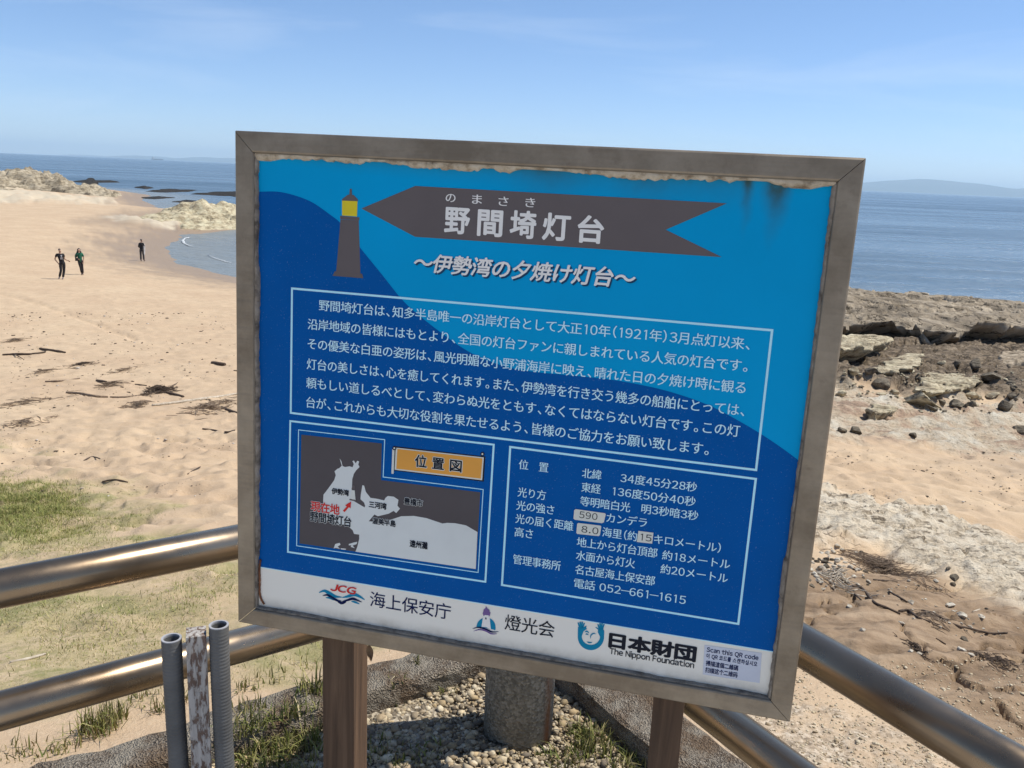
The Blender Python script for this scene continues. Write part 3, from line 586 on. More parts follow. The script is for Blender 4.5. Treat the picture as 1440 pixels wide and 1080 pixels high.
flat('map_lighthouse_foot', [a5(*p) for p in ((414, 545), (456, 552), (455, 562), (413, 554))], 5, I_GREY, panel)
flat('scroll', [a5(*p) for p in ((690, 212), (1272, 278), (1262, 438), (682, 366))], 2, I_BLACK, panel)
flat('scroll', [a5(*p) for p in ((705, 222), (1262, 284), (1252, 428), (698, 362))], 3, I_CREAM, panel)
flat('scroll_face', [a5(*p) for p in ((716, 230), (1254, 290), (1243, 418), (709, 355))], 4, I_ORANGE, panel)
flat('scroll_roll', [a5(*p) for p in ((684, 232), (698, 234), (692, 388), (678, 386))], 4, I_CREAM, panel)
for x, y in ((697, 225), (1254, 262)):
    flat('scroll_end', [a5(x+13*math.cos(t), y+13*math.sin(t)) for t in np.linspace(0, 6.1, 14)], 5, I_BLACK, panel); flat('scroll_end', [a5(x+6*math.cos(t), y+6*math.sin(t)) for t in np.linspace(0, 6.1, 10)], 6, I_CREAM, panel)
for t, cx, cy in zip('位置図', (865, 974, 1086), (310, 324, 338)):
    lettering(t, a5(cx-37, cy-4), a5(cx+37, cy+4), 16.5, layer=5, mat=I_CREAM, bold=0.06, name='lettering_halo'); lettering(t, a5(cx-36, cy-4), a5(cx+36, cy+4), 16, layer=6, mat=I_BLACK, bold=0.022)
# ---- the table of particulars
TAB = [('位　置', 113, 127, 270, 141), ('北緯', 450, 170, 553, 183), ('34度45分28秒', 655, 198, 1061, 246), ('東経', 447, 246, 549, 257), ('136度50分40秒', 614, 270, 1054, 322),
       ('光り方', 107, 274, 257, 288), ('等明暗白光', 440, 322, 706, 352), ('明3秒暗3秒', 766, 363, 1068, 397), ('光の強さ', 100, 347, 301, 364), ('カンデラ', 580, 411, 795, 434),
       ('光の届く距離', 95, 415, 403, 452), ('海里（約', 558, 485, 742, 509), ('キロメートル）', 834, 522, 1188, 570), ('高さ', 91, 484, 188, 496), ('地上から灯台頂部', 422, 541, 851, 594),
       ('約18メートル', 877, 609, 1238, 656), ('水面から灯火', 418, 611, 732, 651), ('約20メートル', 868, 682, 1226, 731), ('管理事務所', 82, 631, 336, 664), ('名古屋海上保安部', 413, 688, 838, 741), ('電話 052-661-1615', 407, 758, 1002, 846)]
for t, xa, ya, xb, yb in TAB: lettering(t, a6(xa, ya), a6(xb, yb), 13.0, bold=0.011)
for q, t, L, R in ((((408, 368), (416, 362), (572, 384), (576, 390), (566, 432), (556, 437), (412, 419), (404, 412)), '590', (435, 392), (532, 403)), (((424, 440), (430, 436), (548, 450), (552, 456), (545, 500), (538, 506), (424, 494), (419, 488)), '8.0', (447, 468), (537, 480)), (((750, 478), (830, 488), (823, 546), (741, 537)), '15', (762, 510), (820, 519))):
    flat('correction_sticker', [a6(*p) for p in q], 6, I_CREAM, panel); lettering(t, a6(*L), a6(*R), 11, layer=7, mat=I_BLACK)
# ---- white strip: owners' marks and the small sticker
lettering('JCG', a7(478, 176), a7(608, 190), 11, layer=6, mat=I_RED, bold=0.03, shear=0.25, gap=0.03)
def ribbon(pts, w0, col, layer, zf, name='emblem'):
    ctr = np.array(smooth_line(pts, 6)); n = len(ctr); t = np.gradient(ctr, axis=0); nn = np.stack([-t[:, 1], t[:, 0]], -1); nn /= np.linalg.norm(nn, axis=1)[:, None]
    w = w0*np.sin(np.linspace(0.15, math.pi-0.15, n))[:, None]; P_ = np.concatenate([ctr+nn*w, (ctr-nn*w)[::-1]]); return flat(name, [zf(*p) for p in P_], layer, col, panel)
ribbon([(412, 202), (440, 192), (468, 205), (500, 222), (535, 226)], 9, I_TEAL, 3, a7); ribbon([(655, 240), (628, 222), (598, 212), (565, 222), (535, 228)], 9, I_TEAL, 3, a7)
ribbon([(432, 218), (458, 214), (485, 230), (512, 244), (532, 246)], 7, I_NAVY, 4, a7); ribbon([(640, 252), (612, 240), (590, 234), (562, 242), (536, 248)], 7, I_NAVY, 4, a7)
ribbon([(448, 228), (470, 230), (492, 242)], 5, I_TEAL, 4, a7); ribbon([(628, 262), (604, 252), (584, 248)], 5, I_TEAL, 4, a7)
flat('emblem', [a7(*p) for p in ((498, 236), (512, 240), (524, 248), (536, 250), (548, 248), (562, 244), (556, 254), (544, 262), (530, 264), (516, 256))], 5, I_NAVY, panel)
lettering('海上保安庁', a7(684, 236), a7(1114, 308), 20.5, layer=4, mat=I_NAVY, bold=0.004)
arc = [(1252+0, 392)]+[(1302+51*math.cos(t), 382-48*math.sin(t)) for t in np.linspace(math.pi, 0, 20)]
flat('emblem', [a7(*p) for p in [(1251, 390)]+[(1302+51*math.cos(t), 386-52*math.sin(t)) for t in np.linspace(math.pi, 0, 22)]+[(1352, 402), (1300, 388)]], 3, I_TEAL, panel)
flat('emblem', [a7(*p) for p in ((1288, 318), (1320, 322), (1328, 396), (1300, 384), (1278, 384))], 4, I_WHITE, panel)
flat('emblem', [a7(*p) for p in ((1302, 272), (1308, 284), (1320, 294), (1322, 304), (1326, 306), (1324, 318), (1318, 330), (1316, 322), (1296, 320), (1290, 326), (1284, 312), (1288, 302), (1290, 290), (1299, 284))], 5, I_PURP, panel)
flat('emblem', [a7(*p) for p in ((1298, 333), (1305, 334), (1305, 344), (1298, 343))], 5, I_NAVY, panel)
ribbon([(1230, 394), (1262, 386), (1298, 394), (1335, 410), (1370, 408)], 4, I_NAVY, 6, a7); ribbon([(1236, 406), (1268, 398), (1300, 404), (1332, 420), (1362, 420)], 4, I_PURP, 6, a7)
lettering('燈光会', a8(220, 140), a8(438, 176), 21.0, layer=4, mat=I_BLACK, bold=0.006)
# round face between two raised hands
U = [(541, 172), (545, 142)]
outer = [(541, 160), (540, 196)]+[(598+58*math.cos(t), 205+58*math.sin(t)) for t in np.linspace(math.pi, 0, 24)]+[(657, 178), (650, 166), (630, 168), (628, 184), (636, 200)]
inner = [(598+40*math.cos(t), 202+38*math.sin(t)) for t in np.linspace(0.05, math.pi-0.05, 22)]
flat('emblem', [a8(*p) for p in outer+inner+[(560, 196), (566, 180), (580, 170), (576, 158), (556, 166)]], 3, I_TEAL, panel)
for (x0, y0, fl) in ((556, 170, 1), (642, 176, -1)):
    for fx, fy in ((-14, -28), (-5, -32), (4, -32), (13, -27), (22, -14)):
        tx, ty = x0+fl*fx, y0+fy; bxx, byy = x0+fl*fx*0.45, y0-4
        flat('emblem', [a8(*p) for p in ((bxx-4, byy), (tx-3.2, ty), (tx+3.2, ty), (bxx+4, byy))], 4, I_TEAL, panel)
ribbon([(570, 184), (580, 180), (590, 188)], 3, I_TEAL, 4, a8); ribbon([(596, 212), (598, 198), (608, 190), (620, 192)], 3, I_TEAL, 4, a8); ribbon([(580, 226), (592, 230), (604, 228)], 3, I_TEAL, 4, a8); ribbon([(574, 194), (580, 192), (588, 196)], 3, I_TEAL, 4, a8)
lettering('日本財団', a8(680, 221), a8(1058, 280), 20.0, layer=4, mat=I_BLACK, bold=0.045)
lettering('The Nippon Foundation', a8(680, 266), a8(1052, 330), 9.6, layer=4, mat=I_BLACK, bold=0.018, gap=0.035)
flat('small_sticker', [a8(*p) for p in ((1098, 240), (1350, 276), (1340, 408), (1090, 370))], 3, ink('ink_sticker', (0.62, 0.64, 0.70)), panel)
for t, xa, ya, xb, yb, h in (('Scan this QR code', 1108, 261, 1335, 296, 7.2), ('이 QR 코드를 스캔하십시오', 1106, 290, 1330, 322, 6.4), ('掃描這個二維碼', 1104, 321, 1246, 341, 7), ('扫描这个二维码', 1101, 351, 1243, 371, 7)):
    lettering(t, a8(xa, ya), a8(xb, yb), h, layer=5, mat=I_NAVY, bold=0.02, gap=0.05)
# ---- torn bead of sealant along the top and sides
k = NT('sealant'); P = k.obj(); M_BEAD = k.set(k.ramp(k.noise(P, 45, 5, 0.65), (0.35, (0.20, 0.145, 0.09)), (0.5, (0.46, 0.38, 0.27)), (0.7, (0.60, 0.53, 0.42))), 0.85, 0, k.bump(k.noise(P, 90, 4), 0.5, 0.003))
k = NT('sealant_grey'); P = k.obj(); M_BEAD2 = k.set(k.ramp(k.noise(P, 45, 5, 0.65), (0.35, (0.10, 0.08, 0.06)), (0.5, (0.24, 0.20, 0.155)), (0.7, (0.34, 0.29, 0.23))), 0.85, 0, k.bump(k.noise(P, 90, 4), 0.5, 0.003))
def bead(side, lo, hi, wmin, wmax, mat, label=None):
    n = 260; mb = MB(); R1 = []
    for q in range(n+1):
        s = lo+(hi-lo)*q/n; w = wmin+(wmax-wmin)*float(np.clip(0.5+0.8*fbm(s*17, side*7.0, 1, 5)+0.25*vnoise(s*210, side*3.0), 0, 1))
        R1.append((s, w))
    rows = []
    for s, w in R1:
        row = []
        for f, d in ((0.0, .0035), (0.3, .0030), (0.8, .0052), (0.97, .0082), (1.0, RECESS-.0003)):
            o = f*w
            if side == 0: p = (s, V0+o)
            elif side == 1: p = (U0+o, s)
            elif side == 2: p = (U1_-o, s)
            else: p = (s, V1_-o)
            row.append(loc(p[0], p[1], d+.0007*float(vnoise(s*120, f*5, side))))
        rows.append(row)
    Vv = [p for r in rows for p in r]; Fv = [(q*5+c_, q*5+c_+1, (q+1)*5+c_+1, (q+1)*5+c_) for q in range(n) for c_ in range(4)]
    mb.add(Vv, Fv); return mb.build('sealant_bead', mat, sign, smooth=True)
bead(0, U0+.001, U1_-.001, .0035, .0105, M_BEAD); bead(1, V0+.001, V1_-.001, .0025, .006, M_BEAD2); bead(2, V0+.001, V1_-.001, .003, .006, M_BEAD2); bead(3, U0+.001, U1_-.001, .0015, .0035, M_BEAD2)
k = NT('rust'); P = k.obj(); M_RUST = k.set(k.ramp(k.noise(P, 40, 4), (0.35, (0.10, 0.03, 0.012)), (0.65, (0.27, 0.11, 0.045))), 0.9)
mb = MB(); pr = [uv(*p) for p in ((367, 786), (365.5, 800), (366, 815), (365.8, 832), (368, 842), (372, 849))]
mb.tube([loc(p[0], p[1], RECESS-.0015) for p in smooth_line(pr, 5)], [0.0012+0.0009*abs(math.sin(i*1.7)) for i in range(26)], 8); mb.build('rust_run', M_RUST, sign, smooth=True)
# ---- posts
k = NT('brown_post'); P = k.obj(); gr = k.noise(k.map(P, (55, 55, 2.2)), 1.0, 6, 0.6, 0.6); M_POST = k.set(k.mix(k.ramp(k.noise(P, 5, 4), (0.4, 0.0), (0.7, 0.6)), k.ramp(gr, (0.3, (0.055, 0.032, 0.019)), (0.55, (0.125, 0.074, 0.043)), (0.8, (0.20, 0.125, 0.075))), (0.085, 0.054, 0.034)), 0.8, 0, k.bump(gr, 0.5, 0.004), 0.3)
def sign_post(pxl, pxr, py, pxs, label):
    pa, pb, pc = uv(pxl, py, DEP+.004), uv(pxr, py, DEP+.004), 0
    A = SO+SU*pa[0]+SV*pa[1]+SN*(DEP+.004); B = SO+SU*pb[0]+SV*pb[1]+SN*(DEP+.004); e = (B-A); e[2] = 0; w = np.linalg.norm(e); e /= w; n = np.array([-e[1], e[0], 0.0])
    top = SO[2]-SH*0.55; g = np.array([0.0, 0.0, 1.0]); lean = (-SV/(-SV)[2]-g)*0.0
    Vv = []
    for zz in (-0.15, top):
        s = (zz-A[2]); off = np.array([-SV[0]/-SV[2]*s, -SV[1]/-SV[2]*s, 0])*(1 if zz > A[2] else 0)
        for q in (A, A+e*w, A+e*w+n*0.06, A+n*0.06): Vv.append(np.array([q[0], q[1], zz])+off)
    mid = [np.array([q[0], q[1], A[2]]) for q in (A, A+e*w, A+e*w+n*0.06, A+n*0.06)]
    R_ = Vv[:4]+mid+Vv[4:]; Fv = [(0, 3, 2, 1), (8, 9, 10, 11)]+[(r*4+q, r*4+(q+1) % 4, (r+1)*4+(q+1) % 4, (r+1)*4+q) for r in range(2) for q in range(4)]
    mb = MB(); mb.add([tuple(SINV @ Vector(v)) for v in R_], Fv); o = mb.build('post', M_POST, sign, bevel=.002)
    return o
sign_post(453, 498, 900, 0, ''); sign_post(918.5, 963, 985, 0, '')

k = NT('dry_leaf'); M_LEAF = k.set(k.ramp(k.noise(k.obj(), 60, 4), (0.3, (0.09, 0.05, 0.025)), (0.7, (0.20, 0.125, 0.07))), 0.9)
lp = SO+SU*uv(519, 908, 0.03)[0]+SV*uv(519, 908, 0.03)[1]+SN*0.03; mb = MB(); n = 9
for q in range(n+1):
    f = q/n; w = .006*math.sin(math.pi*min(1, .12+f*.86)); mb.v += [(-w+.004*f*f, .003*math.sin(f*4), -.028*f), (.004*f*f, .003*math.sin(f*4)+.0035, -.028*f), (w+.004*f*f, .003*math.sin(f*4), -.028*f)]
mb.f += [[q*3+c_, q*3+c_+1, q*3+c_+4, q*3+c_+3] for q in range(n) for c_ in (0, 1)]; mb.tube([(0, 0.002, .012), (0, 0.001, 0)], .0009, 6)
o = mb.build('dry_leaf', M_LEAF); o.location = lp; props(o, 'curled dry brown leaf hanging under the sign frame beside the left post', 'leaf')
# ================================================================== the guard railing
k = NT('brushed_steel'); P = k.pos(); g1 = k.noise(P, 16, 5, 0.6); g2 = k.noise(P, 3, 4)
M_RAIL = k.set(k.mix(k.ramp(g2, (0.35, 0.0), (0.7, 1.0)), (0.25, 0.185, 0.122), (0.37, 0.29, 0.205)), k.ramp(g1, (0.3, 0.24), (0.7, 0.34)), 0.92, k.bump(g1, 0.03, 0.003))
k = NT('post_concrete'); P = k.pos(); v = k.voro(P, 140, out='Color'); sv = k.n('ShaderNodeSeparateColor'); k.l(v, sv.inputs[0])
cc = k.ramp(sv.outputs[0], (0, (0.16, 0.15, 0.125)), (0.5, (0.26, 0.245, 0.205)), (1, (0.37, 0.35, 0.30)))
cc = k.mix(k.ramp(k.noise(k.map(P, (1, 1, 0.35)), 14, 6, 0.65), (0.45, 0.0), (0.65, 0.6)), cc, (0.15, 0.14, 0.12))
XY = k.sep(P); gx = k.math('SUBTRACT', XY[0], CORNER[0]+.080); gx = k.math('POWER', 2.718, k.math('MULTIPLY', k.math('MULTIPLY', gx, gx), -1/(.009**2)))
cc = k.mix(k.math('MULTIPLY', gx, k.ramp(k.noise(k.map(P, (1, 1, .3)), 40, 4), (0.35, 0.2), (0.6, 0.9))), cc, (0.24, 0.105, 0.045))
M_CONC = k.set(cc, 0.95, 0, k.bump(k.math('ADD', k.voro(P, 140), k.noise(P, 60, 4)), 0.7, 0.006), 0.2)
fence = empty('guard_railing', (CORNER[0], CORNER[1], 0), 'brushed steel double pipe railing meeting at a round concrete corner post', 'railing')
def rel(p): return (p[0]-CORNER[0], p[1]-CORNER[1], p[2])
def lathe(mb, prof, n=40, c=(0, 0)):
    b = len(mb.v)
    for r, zz in prof:
        for q in range(n): a = 2*math.pi*q/n; mb.v.append((c[0]+r*math.cos(a), c[1]+r*math.sin(a), zz))
    for i in range(len(prof)-1):
        for q in range(n): mb.f.append([b+i*n+q, b+i*n+(q+1) % n, b+(i+1)*n+(q+1) % n, b+(i+1)*n+q])
    mb.f.append([b+q for q in range(n)][::-1]); mb.f.append([b+(len(prof)-1)*n+q for q in range(n)])
def rail_post(c):
    mb = MB(); lathe(mb, [(.098, -.2), (.098, .8), (.097, .84), (.09, .855), (.07, .862)], 48, c); return mb.build('post', M_CONC, fence, smooth=True)
rail_post((0, 0))
ends = []
for d, zt, zl, dl in ((DIR_L, .748, .508, (-.8080, -.5892)), (DIR_R, .748, .508, (.5058, -.8627))):
    for zz, dd in ((zt, d), (zl, dl)):
        mb = MB(); mb.tube([(dd[0]*.085, dd[1]*.085, zz), (dd[0]*2.25, dd[1]*2.25, zz)], .0378, 40); mb.build('rail', M_RAIL, fence, smooth=True)
    rail_post((d[0]*2.3, d[1]*2.3))
# ---- stake between two conduit pipes
k = NT('conduit_grey'); P = k.obj(); M_PIPE = k.set(k.mix(k.ramp(k.noise(P, 12, 4), (0.35, 0.0), (0.7, 1.0)), (0.088, 0.088, 0.086), (0.135, 0.134, 0.13)), 0.5, 0, k.bump(k.noise(P, 50, 3), 0.15, 0.002), 0.4)
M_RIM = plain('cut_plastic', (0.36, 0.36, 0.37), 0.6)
def pipe(px, py, z_cam, r, label, ph):
    s = z_cam; c = CAMP+ray(px, py)*s; H = c[2]; mb = MB(); n = 26; rows = []
    zs = np.arange(0, H+1e-6, 0.0011); b = 0
    for zz in list(zs):
        dz = H-zz; rr = r*(1+0.018*math.sin((zz+ph)*2*math.pi/0.0068)*(1 if dz > .012 else 0.2)); ox = 0.002*math.sin(zz*7+ph); mb.v += [(ox+rr*math.cos(2*math.pi*q/n), rr*math.sin(2*math.pi*q/n), zz-0.0) for q in range(n)]
    m = len(zs); top = zs[-1]; ox = 0.002*math.sin(top*7+ph)
    for rr, zz in ((r*1.0, top+.0008), (r*.80, top+.0008), (r*.78, top-.002), (r*.78, top-.14)):
        mb.v += [(ox+rr*math.cos(2*math.pi*q/n), rr*math.sin(2*math.pi*q/n), zz) for q in range(n)]
    for i in range(m+3): mb.f += [[i*n+q, i*n+(q+1) % n, (i+1)*n+(q+1) % n, (i+1)*n+q] for q in range(n)]
    mb.f.append([(m+3)*n+q for q in range(n)])
    o = mb.build('conduit_pipe', M_PIPE, smooth=True); rb = MB(); b = 0
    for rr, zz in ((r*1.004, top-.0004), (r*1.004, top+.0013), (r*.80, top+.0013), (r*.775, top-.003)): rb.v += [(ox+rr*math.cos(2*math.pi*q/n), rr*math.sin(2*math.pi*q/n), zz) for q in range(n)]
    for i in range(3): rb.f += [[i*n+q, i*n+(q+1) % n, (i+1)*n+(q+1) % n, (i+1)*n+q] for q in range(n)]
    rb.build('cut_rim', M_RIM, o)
    o.location = (c[0], c[1], 0.0)
    return props(o, label, 'pipe', 'grey conduit pipes beside the stake')
ZP = 1.56
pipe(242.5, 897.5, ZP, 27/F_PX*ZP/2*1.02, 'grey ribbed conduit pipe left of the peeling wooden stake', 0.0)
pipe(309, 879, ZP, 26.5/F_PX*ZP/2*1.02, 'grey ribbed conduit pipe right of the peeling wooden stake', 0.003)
k = NT('peeling_wood'); P = k.obj(); pe = k.noise(k.map(P, (120, 120, 34)), 1.0, 7, 0.68, 0.3); gr = k.noise(k.map(P, (160, 160, 9)), 1.0, 4)
wd = k.ramp(gr, (0.3, (0.10, 0.065, 0.048)), (0.7, (0.20, 0.14, 0.11))); pt = k.ramp(gr, (0.3, (0.34, 0.31, 0.28)), (0.7, (0.50, 0.47, 0.43)))
M_PEEL = k.set(k.mix(k.ramp(pe, (0.44, 0.0), (0.50, 1.0)), wd, pt), 0.9, 0, k.bump(k.math('ADD', k.ramp(pe, (0.46, 0.0), (0.52, 1.0)), k.math('MULTIPLY', gr, 0.5)), 0.6, 0.002), 0.2)
c = CAMP+ray(275.5, 888)*ZP; w = 32/F_PX*ZP/2*0.93
mb = MB(); nz_ = 12
for q in range(nz_+1):
    zz = -0.02+(c[2]+.02)*q/nz_; j = 0.0002*math.sin(q*2.3)
    mb.v += [(-w*.9+j, -w, zz), (w*.9+j, -w*1.0, zz), (w*.9+j, w, zz), (-w*.9+j, w, zz)]
mb.f += [[i*4+q, i*4+(q+1) % 4, (i+1)*4+(q+1) % 4, (i+1)*4+q] for i in range(nz_) for q in range(4)]+[[3, 2, 1, 0], [nz_*4+q for q in range(4)]]
st = mb.build('wooden_stake', M_PEEL, bevel=.0012); st.location = (c[0], c[1], 0.0); st.rotation_euler = (0, 0, math.radians(-2)+math.atan2(-c[0], c[1])); props(st, 'square wooden stake with peeling grey paint between two grey conduit pipes', 'stake')
# ================================================================== rocks, headland, far shore
def rock_mat(name, dark, mid, lite, sc=1.0, rot=-0.5, pale=0.5, tilt=0.0):
    k = NT(name); P = k.pos(); st = k.map(P, (0.5*sc, 1.2*sc, 5*sc), rot=(tilt, 0, rot)); n = k.noise(st, 1.2, 9, 0.68); n2 = k.noise(P, 3.2*sc, 8, 0.7); nz = k.sep(k.n('ShaderNodeNewGeometry').outputs['Normal'])[2]
    c = k.ramp(n, (0.3, dark), (0.48, mid), (0.7, lite)); c = k.mix(k.ramp(n2, (0.5, 0.0), (0.68, 0.65)), c, tuple(x*0.45 for x in mid))
    c = k.mix(k.ramp(k.math('ABSOLUTE', k.math('SUBTRACT', k.noise(k.map(P, (0.4*sc, 1.1*sc, 3*sc), rot=(0, 0, rot)), 1.6, 5, 0.62), 0.5)), (0.0, 0.85), (0.022, 0.0)), c, tuple(x*0.5 for x in dark))
    c = k.mix(k.math('MULTIPLY', k.ramp(n2, (0.36, pale), (0.56, 0.0)), 1.0), c, tuple(min(.72, x*1.35) for x in lite))
    return k.set(c, 0.95, 0, k.bump(k.math('ADD', n, k.math('MULTIPLY', n2, 0.7)), 0.9, 0.08/sc), 0.2)
def shelf_mat():
    k = NT('shelf_strata'); P = k.pos(); R = k.map(P, rot=(0, 0, 0.95)); ly = k.noise(k.map(R, (0.10, 1.5, 1)), 1.0, 8, 0.66); fine = k.noise(P, 4.5, 7, 0.7); bl = k.noise(k.map(P, (0.25, 0.6, 1)), 1.0, 5, 0.6)
    c = k.ramp(ly, (0.30, (0.10, 0.078, 0.052)), (0.44, (0.27, 0.22, 0.155)), (0.56, (0.42, 0.35, 0.255)), (0.72, (0.56, 0.48, 0.36)))
    c = k.mix(k.ramp(bl, (0.40, 0.55), (0.60, 0.0)), c, (0.21, 0.175, 0.13)); c = k.mix(k.ramp(fine, (0.55, 0.0), (0.68, 0.6)), c, (0.12, 0.095, 0.065))
    c = k.mix(k.ramp(k.math('ABSOLUTE', k.math('SUBTRACT', k.noise(k.map(R, (0.07, 0.8, 1)), 1.3, 5, 0.6), 0.5)), (0.0, 0.95), (0.024, 0.0)), c, (0.022, 0.017, 0.012))
    return k.set(c, 0.95, 0, k.bump(k.math('ADD', ly, k.math('MULTIPLY', fine, 0.4)), 0.9, 0.12), 0.2)
M_SHELF = shelf_mat()
M_ROCK = rock_mat('shelf_rock', (0.05, 0.038, 0.026), (0.27, 0.215, 0.15), (0.48, 0.40, 0.29), 0.9, pale=0.55)
M_SLAB = rock_mat('slab_rock', (0.07, 0.055, 0.035), (0.36, 0.295, 0.195), (0.56, 0.485, 0.34), 1.1, pale=0.6)
M_BOLD = rock_mat('boulder_rock', (0.03, 0.025, 0.018), (0.12, 0.10, 0.072), (0.30, 0.255, 0.185), 1.6, pale=0.25)
M_HEAD = rock_mat('headland_rock', (0.07, 0.055, 0.038), (0.30, 0.245, 0.165), (0.52, 0.45, 0.33), 0.28, pale=0.45)
M_RIDGE = rock_mat('ridge_rock', (0.11, 0.085, 0.055), (0.42, 0.345, 0.22), (0.58, 0.50, 0.345), 0.4, rot=0.4, pale=0.6)
M_REEF = rock_mat('reef_rock', (0.012, 0.011, 0.010), (0.03, 0.027, 0.022), (0.06, 0.05, 0.04), 0.5, pale=0.0)
M_CHIP = rock_mat('pale_stone', (0.24, 0.20, 0.15), (0.46, 0.40, 0.31), (0.62, 0.56, 0.46), 9, pale=0.4)
def outcrop(name, foot, hfun, res, mat, label, cat, group=None, edge=0.5, under=0.4):
    """foot: outline of the foot as photo pixels on the ground; hfun(x, y, inside) -> height above the ground; under: how far the face is cut back below its lip"""
    W = np.array([at(*p)[:2] for p in foot]); lo, hi = W.min(0)-res*3, W.max(0)+res*3
    nx, ny = int((hi[0]-lo[0])/res)+1, int((hi[1]-lo[1])/res)+1
    X, Y = np.meshgrid(np.linspace(lo[0], hi[0], nx), np.linspace(lo[1], hi[1], ny)); wobx = 0.6*edge*fbm(X/edge*0.5, Y/edge*0.5, 3, 4)
    sd = poly_sd(W, X, Y)+wobx; f = sstep(0, edge, sd)**0.45
    G = np.maximum(ground_base(X, Y), SEA-0.2); H = hfun(X, Y, sd); Z = G-0.4*edge*(1-f)-0.15+f*(H+0.15)
    # overhang: the face under the lip is drawn back
    gx, gy = np.gradient(poly_sd(W, X, Y), (hi[1]-lo[1])/(ny-1), (hi[0]-lo[0])/(nx-1)); cut = under*np.clip(1-f, 0, 1)*(sd > -edge)
    X = X+gy*cut; Y = Y+gx*cut
    keep = sd > -0.9*edge; kq = keep[:-1, :-1] & keep[1:, :-1] & keep[:-1, 1:] & keep[1:, 1:]
    idx = np.arange(nx*ny).reshape(ny, nx); F = np.stack([idx[:-1, :-1], idx[:-1, 1:], idx[1:, 1:], idx[1:, :-1]], -1)[kq]
    V = np.stack([X, Y, Z], -1).reshape(-1, 3); used, inv = np.unique(F, return_inverse=True); V = V[used]; F = inv.reshape(F.shape)
    o = link(name, mesh_np(name, V, F, False), mat); props(o, label, cat, group); return o
def layered(base, amp, sc, steps=0.0, dirx=0.5, seed=0):
    c_, s_ = math.cos(dirx), math.sin(dirx)
    def f(X, Y, sd):
        u, w = X*c_+Y*s_, -X*s_+Y*c_; h = base+amp*fbm(u*sc*0.5, w*sc*1.6, seed, 5, gain=0.55)+0.5*amp*(0.6-np.abs(fbm(u*sc, w*sc*2, seed+4, 4)))
        ch, cd = cells(u*sc*0.35+0.15*fbm(u, w, 2, 2), w*sc*1.5, seed); ch2, cd2 = cells(u*sc*1.3+.1*ch, w*sc*4.5, seed+5); h = h*0.7+0.3*base+amp*(0.42*ch+0.2*ch2)-0.7*amp*sstep(0.10, 0.0, cd)-0.22*amp*sstep(0.08, 0, cd2)
        if steps: q = h/steps; h = steps*(np.floor(q)+sstep(0.72, 1.0, q-np.floor(q)))+0.18*amp*fbm(u*sc*4, w*sc*6, seed+9, 3)
        return h
    return f
# the flat shelf by the water on the right, and the slabs broken off it
outcrop('rock_shelf', [(985, 462), (1060, 480), (1120, 486), (1190, 489), (1245, 487), (1290, 497), (1345, 500), (1385, 491), (1440, 493), (1560, 505), (1560, 470), (1440, 457), (1380, 448), (1300, 435), (1195, 427), (1090, 428), (1010, 442)], layered(1.0, 0.34, 0.36, 0.15, -0.12, 2), 0.11, M_SHELF, 'broad flat tan rock shelf with a dark undercut face at the water edge', 'rock shelf', edge=0.5, under=2.2)
outcrop('rock_slab', [(1130, 524), (1180, 524), (1215, 523), (1246, 518), (1258, 503), (1240, 496), (1190, 494), (1130, 494)], layered(0.8, 0.13, 1.0, 0.0, -0.3, 5), 0.07, M_SLAB, 'pale flat-topped rock slab with a dark face, beside the sign frame below the shelf', 'rock slab', edge=0.24, under=1.5)
outcrop('rock_slab', [(1214, 535), (1240, 541), (1290, 538), (1310, 528), (1302, 518), (1268, 513), (1240, 518)], lambda X, Y, sd: layered(0.46, 0.11, 0.8, 0, 0.4, 8)(X, Y, sd)+0.05*np.clip(X-14, -3, 3), 0.06, M_SLAB, 'large tilted yellowish rock slab resting over a deep dark shadow', 'rock slab', edge=0.22, under=1.5)
outcrop('rock_slab', [(1272, 566), (1300, 572), (1345, 566), (1388, 557), (1380, 545), (1330, 538), (1290, 541)], layered(0.40, 0.13, 1.0, 0.0, -0.4, 11), 0.055, M_SLAB, 'long knobbly tan rock slab with a dark eroded front edge among the boulders', 'rock slab', edge=0.18, under=1.1)
outcrop('rock_slab', [(1384, 527), (1400, 531), (1440, 529), (1500, 530), (1500, 512), (1440, 506), (1405, 508)], layered(0.45, 0.14, 1.0, 0.0, 0.2, 14), 0.06, M_ROCK, 'dark grey rounded rock slab at the foot of the shelf, against the right edge', 'rock slab', edge=0.3, under=0.3)
outcrop('rock_slab', [(1210, 583), (1228, 590), (1262, 588), (1268, 580), (1245, 574), (1222, 576)], layered(0.16, 0.06, 2.0, 0.0, 0.2, 17), 0.04, M_SLAB, 'low pale bedrock hump with a dark hollow under its front lip on the pinkish flat', 'rock slab', edge=0.12, under=0.3)
